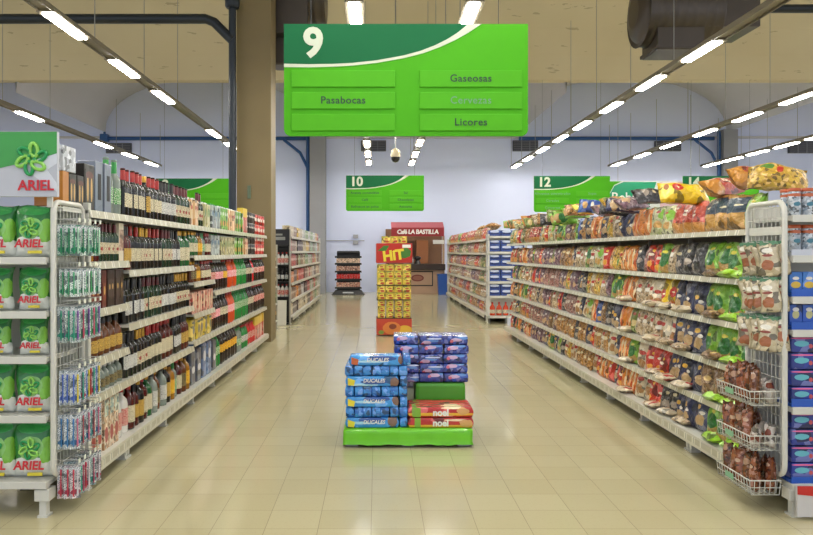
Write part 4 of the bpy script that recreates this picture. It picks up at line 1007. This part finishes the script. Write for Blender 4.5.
tag(obj('white_packet', MB().bbox(-.09, .09, 0, .3, 0, .058, .015), art('white_pack_print', 'cfc8cc', '8a7a98', 40, [('a83a4a', 0, .03, .04, .012, .2)], coat=.5), None, (.235, 6.56, .398)), 'whitish packet on the cream carton under purple stack', 'packet')
purp = art('purple_blue_foil', '3555b8', '2a2468', 34, [('5a8ad0', .03, .055, .06, .012, .3), ('c9a8c8', -.01, .04, .045, .016, .3), ('d0667a', -.05, .03, .014, .012, .2), ('c8d0e8', .05, .075, .06, .006, .3)], rough=.25, coat=.7, wrinkle=.5)
for r_ in range(5):
    for k in range(3):
        place('purp', lambda: [('wrapper', loaf(.215, .3, .083, purp, 'purp', .006, 16, .22))], 'wafer_packet', 'packet', (.258 + k * .217 + R.uniform(-.004, .004), 6.62, .458 + r_ * .0825), R.uniform(-.02, .02), 'purple and blue wrapped packet', f'{["bottom", "second", "third", "fourth", "top"][r_]} layer of purple stack', k)

# ------------------------------------------------------------------ the juice stand
st = thing('juice_display_stand', 'tall red cardboard stand stacked with yellow juice boxes in mid-aisle', 'display', (.33, 14.1, 0), .03)
card_r = plain('red_cardboard', 'b8261c', .5)
obj('base_tray', MB().bbox(-.335, .335, 0, .42, .02, .33, .006), art('fruit_print', 'c03a24', 'c8442c', 6, [('e8b83a', .2, .1, .15, .1, .08), ('e0843a', -.05, .15, .17, .12, .1), ('8a3a1e', -.03, .18, .07, .05, .1), ('7a9a3a', -.25, .07, .05, .04, .1)], rough=.4, xoff=False), st)
for z in (.34, .69, .97): obj('tray', MB().box(-.33, .33, .0, .42, z - .012, z), plain('dark_tray_card', '3a2418', .6), st)
hd = obj('header', MB().bbox(-.34, .34, -.02, 0, 1.40, 1.765, .004), card_r, st)
for sx in (-1, 1): obj('side_panel', MB().box(sx * .335 - .004, sx * .335 + .004, 0, .42, 1.395, 1.76), card_r, st)
obj('tray', MB().box(-.33, .33, 0, .42, 1.385, 1.395), card_r, st)
obj('leaf_print', MB().prism([(.08, 1.5), (.14, 1.64), (.22, 1.7), (.32, 1.62), (.3, 1.52), (.2, 1.48)], -.024, -.019).prism([(-.32, 1.62), (-.2, 1.72), (-.1, 1.72), (-.16, 1.62)], -.024, -.019), plain('leaf_green', '3f7a2a', .5), hd)
obj('white_badge', MB().bbox(.15, .31, -.027, -.018, 1.68, 1.74, .003), white_ink, hd)
text('lettering', 'HiT', .26, plain('hit_yellow', 'e8d23a', .4), hd, (-.02, -.03, 1.53), rot=(0, -.12, 0), depth=.003, bold=.012)
jb = art('yellow_juice_print', 'd8c23a', 'c9ac34', 14, [('b8442a', .02, .03, .04, .02, .3), ('8aa03a', -.03, .1, .03, .02, .3), ('7a3a1e', 0, .075, .035, .014, .2)], rough=.35, coat=.3)
def jbox(): return carton(.155, .13, .128, jb, .004, front=(-.045, .05, .055, .1), fm=art('juice_logo', 'e8d860', None, 10, [('b8341e', 0, .078, .036, .012, .3)]))
cs, sn = math.cos(.03), math.sin(.03)
SEC = [('above the red header', 1.77, 1, 3), ('section under the header', .972, 3, 4), ('middle section', .692, 2, 4), ('lower section', .342, 3, 4)]
for wn, z0_, nr, ncol in SEC:
    hsc = {1: 1, 3: 1.0, 2: 1.0}[nr]
    step = .134 if nr != 3 else (.133 if z0_ > .9 else .113)
    sc2 = 1.0 if step > .12 else .86
    for r_ in range(nr):
        for k in range(ncol):
            for d in range(2):
                lx = (-.245 + k * .1625) if ncol == 4 else (-.16 + k * .163); ly = .08 + d * .16
                wx = .33 + lx * cs - ly * sn; wy = 14.1 + lx * sn + ly * cs
                place('jbox', jbox, 'juice_box', 'box', (wx, wy, z0_ + .002 + r_ * step), .03 + R.uniform(-.02, .02), 'yellow juice box', f'{["bottom", "second", "third"][r_]} layer, {wn} of stand', (d, k), 1.0 if sc2 == 1 else (.86))

# ------------------------------------------------------------------ shelving beyond the column (aisle ten, two sides)
FL = [.17, .52, .9, 1.28, 1.62, 1.95]
fy = [16.4, 18.05, 19.7, 21.4, 23.05, 24.7]
for i in range(5):
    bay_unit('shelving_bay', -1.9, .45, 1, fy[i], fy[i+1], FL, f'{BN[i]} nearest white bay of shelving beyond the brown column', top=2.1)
gy = [17.02, 18.9, 20.75, 22.6, 24.45, 26.3]
GLV = [.17, .5, .87, 1.22, 1.58, 1.9]
for i in range(5):
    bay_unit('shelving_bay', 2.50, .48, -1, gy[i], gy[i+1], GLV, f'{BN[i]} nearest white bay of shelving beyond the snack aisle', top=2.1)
for zz, sgnx in ((24.72, -1.9), (26.32, 2.5)):
    e = tag(obj('shelving_end_frame', MB().bbox(sgnx - (.45 if sgnx < 0 else .0), sgnx + (.0 if sgnx < 0 else .45), zz, zz + .03, .02, 2.05, .005), white_metal), 'white end frame closing the ' + ('shelving beyond the brown column' if sgnx < 0 else 'shelving before the kiosk'), 'frame')  # end frame at the far end of each shelving run
fb = {}
fcol = [('red', 'red box', 'a82a22', 'c9554a'), ('cream', 'cream box', 'cfc4a4', 'b09a70'), ('yellow', 'yellow box', 'd8b83a', 'c09a30'), ('brown', 'brown box', '6a4630', '8f6a4a'), ('orange', 'orange box', 'c8742e', 'd89a5a'), ('green', 'green box', '5f8a4a', '9ab07a'), ('white', 'white box', 'cfcfca', 'a8a8a4'), ('dark', 'dark box', '2c2220', '5a3a30')]
for z in FL:
    y = 16.5
    run = 0
    while y < 24.6:
        if run <= 0: c = R.choice(fcol if y > 18 else [fcol[0], fcol[3], fcol[7], fcol[4], fcol[1]]); run = R.randrange(2, 5)
        run -= 1
        bi = min(4, int((y - 16.4) / 1.66))
        hh = R.choice((.25, .28)) if z < 1.9 else .24
        if abs(y - fy[bi+1]) < .12: y += .2; continue
        place(('far', c[0], hh), lambda c=c, hh=hh: carton(.2, .16, hh, art('far_' + c[0], c[2], c[3], 20, [('e8e0d0', 0, .15, .05, .03, .2)]), .006), 'grocery_box', 'box', (-2.02, y, z + .001), PI / 2, c[1], f'{shelfname(FL, z)}, {BN[bi]} bay beyond brown column', y)
        y += .215
for z in GLV:
    y = 17.15; run = 0
    while y < 26.2:
        if run <= 0: d = R.choice(['clear', 'cream', 'pink', 'redamb', 'purple', 'olive', 'red', 'amber', 'cream', 'clear']) if z < 1.8 else R.choice(['green', 'red', 'amber', 'redamb']); run = R.randrange(2, 5)
        run -= 1
        bi = min(4, int((y - 17.02) / 1.856))
        key, fn = bagp(d, (.24, .28, .11), R.randrange(2), 5, 6)
        place(key, fn, 'grocery_bag', 'bag', (2.59, y, z + .003), (-.15, 0, -PI / 2 + R.uniform(-.2, .2)), BAGS[d][0], f'{shelfname(GLV, z)}, {BN[bi]} bay beyond snack aisle', y)
        y += .215
for k in range(7):
    key, fn = bagp('amber', (.26, .36, .13), 1)
    place(key, fn, 'grocery_bag', 'bag', (2.75, 17.1 + k * .42, 2.2), (-PI / 2, 0, PI + R.uniform(-.5, .5)), 'amber bag lying', 'on top of shelving beyond the snack aisle', k)

# end display of the far snack-side shelving
EL = [.167, .615, .94, 1.28, 1.605, 1.956]
t = thing('end_display', 'white end shelving with blue packs beyond the snack aisle', 'shelf unit', (2.92, 16.55, 0))
obj('back_panel', MB().box(-.42, .42, .43, .45, .1, 2.0), white_metal, t)
for z in EL: s_ = obj('shelf', MB().box(-.42, .42, .02, .43, z - .02, z), white_metal, t); obj('front_lip', MB().box(-.42, .42, .0, .02, z - .045, z + .005), white_metal, s_)
for sx in (-1, 1):
    obj('side_post', MB().box(sx * .42 - .02, sx * .42 + .02, 0, .04, 0, 2.0), white_metal, t)
    obj('leg', MB().bbox(sx * .42 - .025, sx * .42 + .025, .0, .08, 0, .12, .004), white_metal, t)
fbp = art('far_blue_pack', '27408c', '3a5aa8', 10, [('c9d2e8', 0, .1, .1, .03, .2), ('1c2a60', 0, .05, .12, .02, .2)])
for z in EL[1:]:
    for k in range(3):
        for r_ in range(2 if z < 1.9 else 1):
            place('fbp', lambda: carton(.255, .25, .125, fbp, .01), 'blue_pack', 'pack', (2.64 + k * .27, 16.72, z + .006 + r_ * .127), 0, 'blue and white pack', f'{["lower", "upper"][r_]} layer, {shelfname(EL, z)} beyond snack aisle', k)
orb = glass('orange_red_plastic', 'd0482a')
for k in range(4):
    place('orj', lambda: [('body', MB().lathe([(.055, 0), (.065, .02), (.065, .16), (.05, .2), (.02, .24), (.02, .27)], 10).mesh('jug', orb)), ('label', MB().lathe([(.066, .05), (.066, .13)], 10, close=False).mesh('jl', LM['cream'])), ('cap', MB().lathe([(.024, .265), (.024, .3)], 8).mesh('jc', CP['red']))], 'orange_jug', 'bottle', (2.6 + k * .15, 16.68, .174), 0, 'orange-red plastic bottle', 'bottom shelf beyond snack aisle', k)

# black end rack beyond the brown column
t = thing('black_end_rack', 'black end rack of bottles beyond the brown column', 'rack', (-2.16, 16.15, 0))
obj('back_panel', MB().box(-.25, .25, .2, .22, .02, 2.1), dark_in, t)
for sx in (-1, 1): obj('side_panel', MB().box(sx * .25 - .01, sx * .25 + .01, 0, .2, .0, 2.1), plain('pale_side', '8f8a80', .5) if sx > 0 else dark_in, t)
for z in (.05, .62, .95, 1.32, 1.68): obj('shelf', MB().box(-.24, .24, 0, .2, z - .02, z), dark_in, t)
obj('header', MB().bbox(-.25, .25, -.02, 0, 1.72, 2.1, .004), plain('black_header', '17161a', .35), t)
obj('header_print', MB().box(-.12, .16, -.023, -.0195, 1.86, 1.93).box(-.08, .1, -.023, -.0195, 1.96, 2.0), plain('grey_print', '84847e', .5), t)
for z, n in ((.951, 5), (.621, 5), (1.321, 5)):
    for k in range(5):
        kk = ('w_blk' if z > .9 and z < 1 else 's_white'); key, fn = PR[kk][4](False)
        place(key, fn, 'rack_bottle', 'bottle', (-2.34 + k * .088, 16.27, z), 0, ('dark bottle with white label' if kk == 'w_blk' else 'white bottle with red cap'), f'{ {.951: "middle", .621: "lower", 1.321: "upper"}[z]} shelf of black end rack', k)
tag(obj('floor_board', MB().prism([(-.1, 0), (.1, 0), (.1, .55), (-.1, .55)], -.012, .012), plain('white_board', 'c6c2b4', .5), None, (-2.07, 16.06, .002), (-.12, 0, 0)), 'white board leaning against the black end rack', 'board')
# short open rack just behind the column
t = thing('side_rack', 'narrow white shelf unit just behind the brown column', 'rack', (-2.35, 14.35, 0))
for z in (.2, .55, .9, 1.3): obj('shelf', MB().box(-.3, .3, 0, .9, z - .03, z), white_metal, t)
obj('back_panel', MB().box(-.3, .3, .88, .9, 0, 1.75), cream_panel, t)
for sx in (-1, 1): obj('leg', MB().box(sx * .28 - .02, sx * .28 + .02, .02, .06, 0, 1.3), white_metal, t)
for z in (.2, .55, .9, 1.3):
    for k in range(4):
        kk = 'p_green' if z == .55 else 'p_yell' if z < .5 else 'p_colac'; key, fn = PR[kk][4](False)
        place(key, fn, 'soda_bottle', 'bottle', (-2.11, 14.5 + k * .2, z + .001), PI / 2, PR[kk][2], f'shelf unit behind brown column, {["lowest", "second", "third", "top"][[.2, .55, .9, 1.3].index(z)]} shelf', k, .95)

# ------------------------------------------------------------------ against the back wall
# book/sweets rack
t = thing('sweets_rack', 'free-standing black rack of red packets by the grey pilaster', 'rack', (-1.08, 27.9, 0))
obj('base', MB().add([(-.62, -.3, 0), (.62, -.3, 0), (.62, .3, 0), (-.62, .3, 0), (-.48, -.2, .17), (.48, -.2, .17), (.48, .2, .17), (-.48, .2, .17)], [(0, 1, 5, 4), (1, 2, 6, 5), (2, 3, 7, 6), (3, 0, 4, 7), (4, 5, 6, 7), (3, 2, 1, 0)]), dark_in, t)
obj('base_print', MB().add([(-.2, -.268, .06), (.2, -.268, .06), (.2, -.235, .11), (-.2, -.235, .11)], [(0, 1, 2, 3)]), plain('base_script', 'c2c2c2', .5), t)
for sx in (-.42, .42): obj('post', MB().tube([(sx, .1, .17), (sx, .1, 1.6)], .02, 6), dark_in, t)
obj('back_panel', MB().box(-.42, .42, .14, .16, .17, 1.62), dark_in, t)
for z in (.24, .55, .85, 1.14, 1.4):
    obj('shelf', MB().box(-.5, .5, -.16, .14, z - .02, z).box(-.5, .5, -.17, -.155, z - .02, z + .05), dark_in, t)
obj('header', MB().bbox(-.42, .42, -.06, .1, 1.56, 1.64, .01), dark_in, t)
for zi, z in enumerate((.24, .55, .85, 1.14)):
    for k in range(9):
        c = ['a03a2c', 'c0241e', '8a4038', 'c8a890'][zi]
        place(('sw', zi), lambda c=c: carton(.09, .2, .22, art('sw_' + c, c, 'd8b8a0' if c != 'c0241e' else 'b01c18', 30), .008), 'sweet_packet', 'packet', (-1.08 - .4 + k * .1, 27.86, z + .002), 0, ['brick red packet', 'bright red packet', 'maroon packet', 'pale pink packet'][zi], f'{["bottom", "second", "third", "fourth"][zi]} shelf of free-standing black rack', k)
# kiosk
K = 28.0
def kx(px): return (px - CX) * K / F
def kz(py): return H - (py - CY) * K / F
t = thing('coffee_kiosk', 'coffee kiosk with maroon awning against the back wall', 'kiosk', (0, K, 0))
tan_k = plain('tan_kiosk_panel', 'b08f76', .5, noise=.05); wood_k = plain('brown_kiosk_wood', '7a563c', .5); mar = plain('maroon_awning', '8a1820', .6); mar_l = plain('pale_awning_top', 'a8555c', .6)  # awning top is paler than its valance
obj('counter_front', MB().bbox(kx(388), kx(444), 0, .06, 0, kz(270), .01), tan_k, t)
obj('counter_top', MB().bbox(kx(386), kx(445), -.15, .5, kz(270), kz(264), .01), plain('dark_counter', '30221e', .3), t)
fr = obj('counter_frame', MB().box(kx(408), kx(433), -.012, 0, kz(286), kz(285)).box(kx(408), kx(433), -.012, 0, kz(272), kz(271)).box(kx(432), kx(433), -.012, 0, kz(286), kz(271)), dark_in, t)
ov = MB(); pts = [(kx(417.5) + .24 * math.cos(a * PI / 12), kz(278) + .13 * math.sin(a * PI / 12)) for a in range(24)]; ov.prism(pts, -.02, 0)
obj('oval_logo', ov, plain('maroon_logo', '6e2a26', .5), t)
pts = [(kx(417.5) + .19 * math.cos(a * PI / 12), kz(278) + .09 * math.sin(a * PI / 12)) for a in range(24)]; obj('logo_inner', MB().prism(pts, -.024, -.019), plain('logo_inner_brown', '8f5a4a', .5), t)
obj('back_wall_panel', MB().box(kx(386), kx(445), 1.3, 1.35, 0, kz(228)), wood_k, t)
obj('back_cabinet', MB().bbox(kx(418), kx(430), 1.0, 1.3, kz(264), kz(240), .01), plain('orange_brown_panel', 'a0643c', .5), t)
obj('menu_board', MB().bbox(kx(403), kx(416), 1.2, 1.29, kz(256), kz(240), .01), plain('menu_brown', '5c3a2a', .5), t)
obj('price_board', MB().bbox(kx(433), kx(444), -.02, .02, kz(244), kz(240), .01), white_ink, t)
for px in (388, 443.5): obj('post', MB().box(kx(px) - .04, kx(px) + .04, 0, .08, 0, kz(236)), tan_k if px > 400 else dark_in, t)
aw = MB(); x0, x1 = kx(391), kx(443)
aw.add([(x0, .1, kz(222)), (x1, .1, kz(222)), (x1, -.45, kz(228)), (x0, -.45, kz(228)), (x0, .1, kz(222) - .04), (x1, .1, kz(222) - .04), (x1, -.43, kz(228) - .04), (x0, -.43, kz(228) - .04)], [(0, 1, 2, 3), (4, 7, 6, 5), (0, 4, 5, 1), (3, 2, 6, 7), (0, 3, 7, 4), (1, 5, 6, 2)])
ao = obj('awning_top', aw, mar_l, t)
obj('awning_valance', MB().box(x0, x1, -.46, -.43, kz(236.5), kz(228)), mar, ao)
text('lettering', 'Café LA BASTILLA', .22, white_ink, ao, ((kx(401) + kx(433)) / 2, -.465, kz(232.3)), depth=.003, bold=.008, shear=.1, spacing=.9)
tag(obj('espresso_machine', MB().bbox(kx(404), kx(414), .2, .45, kz(264) + .002, kz(259), .02).bbox(kx(405), kx(413), .22, .42, kz(259.2), kz(257), .02), grey_metal, None, (0, K, 0)), 'steel coffee machine on the kiosk counter', 'coffee machine')
tag(obj('coffee_grinder', MB().lathe([(.12, kz(264) + .002), (.1, kz(262)), (.06, kz(260.5)), (.13, kz(259)), (.14, kz(257.5)), (.05, kz(256))], 12, kx(418), .3), plain('black_grinder', '1f1d1d', .3), None, (0, K, 0)), 'black round grinder on the kiosk counter', 'grinder')
tb = thing('waste_bin', 'blue plastic waste bin beside the kiosk counter', 'bin', (kx(442.3), K - .3, 0))
obj('body', MB().add([(-.17, -.15, 0), (.17, -.15, 0), (.17, .15, 0), (-.17, .15, 0), (-.21, -.19, .72), (.21, -.19, .72), (.21, .19, .72), (-.21, .19, .72)], [(0, 1, 5, 4), (1, 2, 6, 5), (2, 3, 7, 6), (3, 0, 4, 7), (4, 5, 6, 7), (3, 2, 1, 0)]), plain('blue_bin_plastic', '1d4a94', .4), tb)
obj('lid', MB().bbox(-.22, .22, -.2, .2, .72, .78, .01), plain('blue_bin_plastic', '1d4a94', .4), tb)

flush_labels()

# ------------------------------------------------------------------ camera, world, colour management
cam = bpy.data.cameras.new('camera'); co = bpy.data.objects.new('camera', cam); C.objects.link(co)
cam.sensor_fit = 'HORIZONTAL'; cam.sensor_width = 36; cam.lens = F / 813 * 36
cam.shift_x = (406.5 - CX) / 813; cam.shift_y = (CY - 267.5) / 813
co.location = (0, 0, H); co.rotation_euler = (PI / 2, 0, 0); sc.camera = co
w = bpy.data.worlds.new('world'); sc.world = w; w.use_nodes = True
w.node_tree.nodes['Background'].inputs[0].default_value = (.82, .88, 1, 1); w.node_tree.nodes['Background'].inputs[1].default_value = .68
vs_ = sc.view_settings; vs_.view_transform = 'Standard'; vs_.look = 'None'; vs_.gamma = 1; vs_.exposure = .72; vs_.use_curve_mapping = False
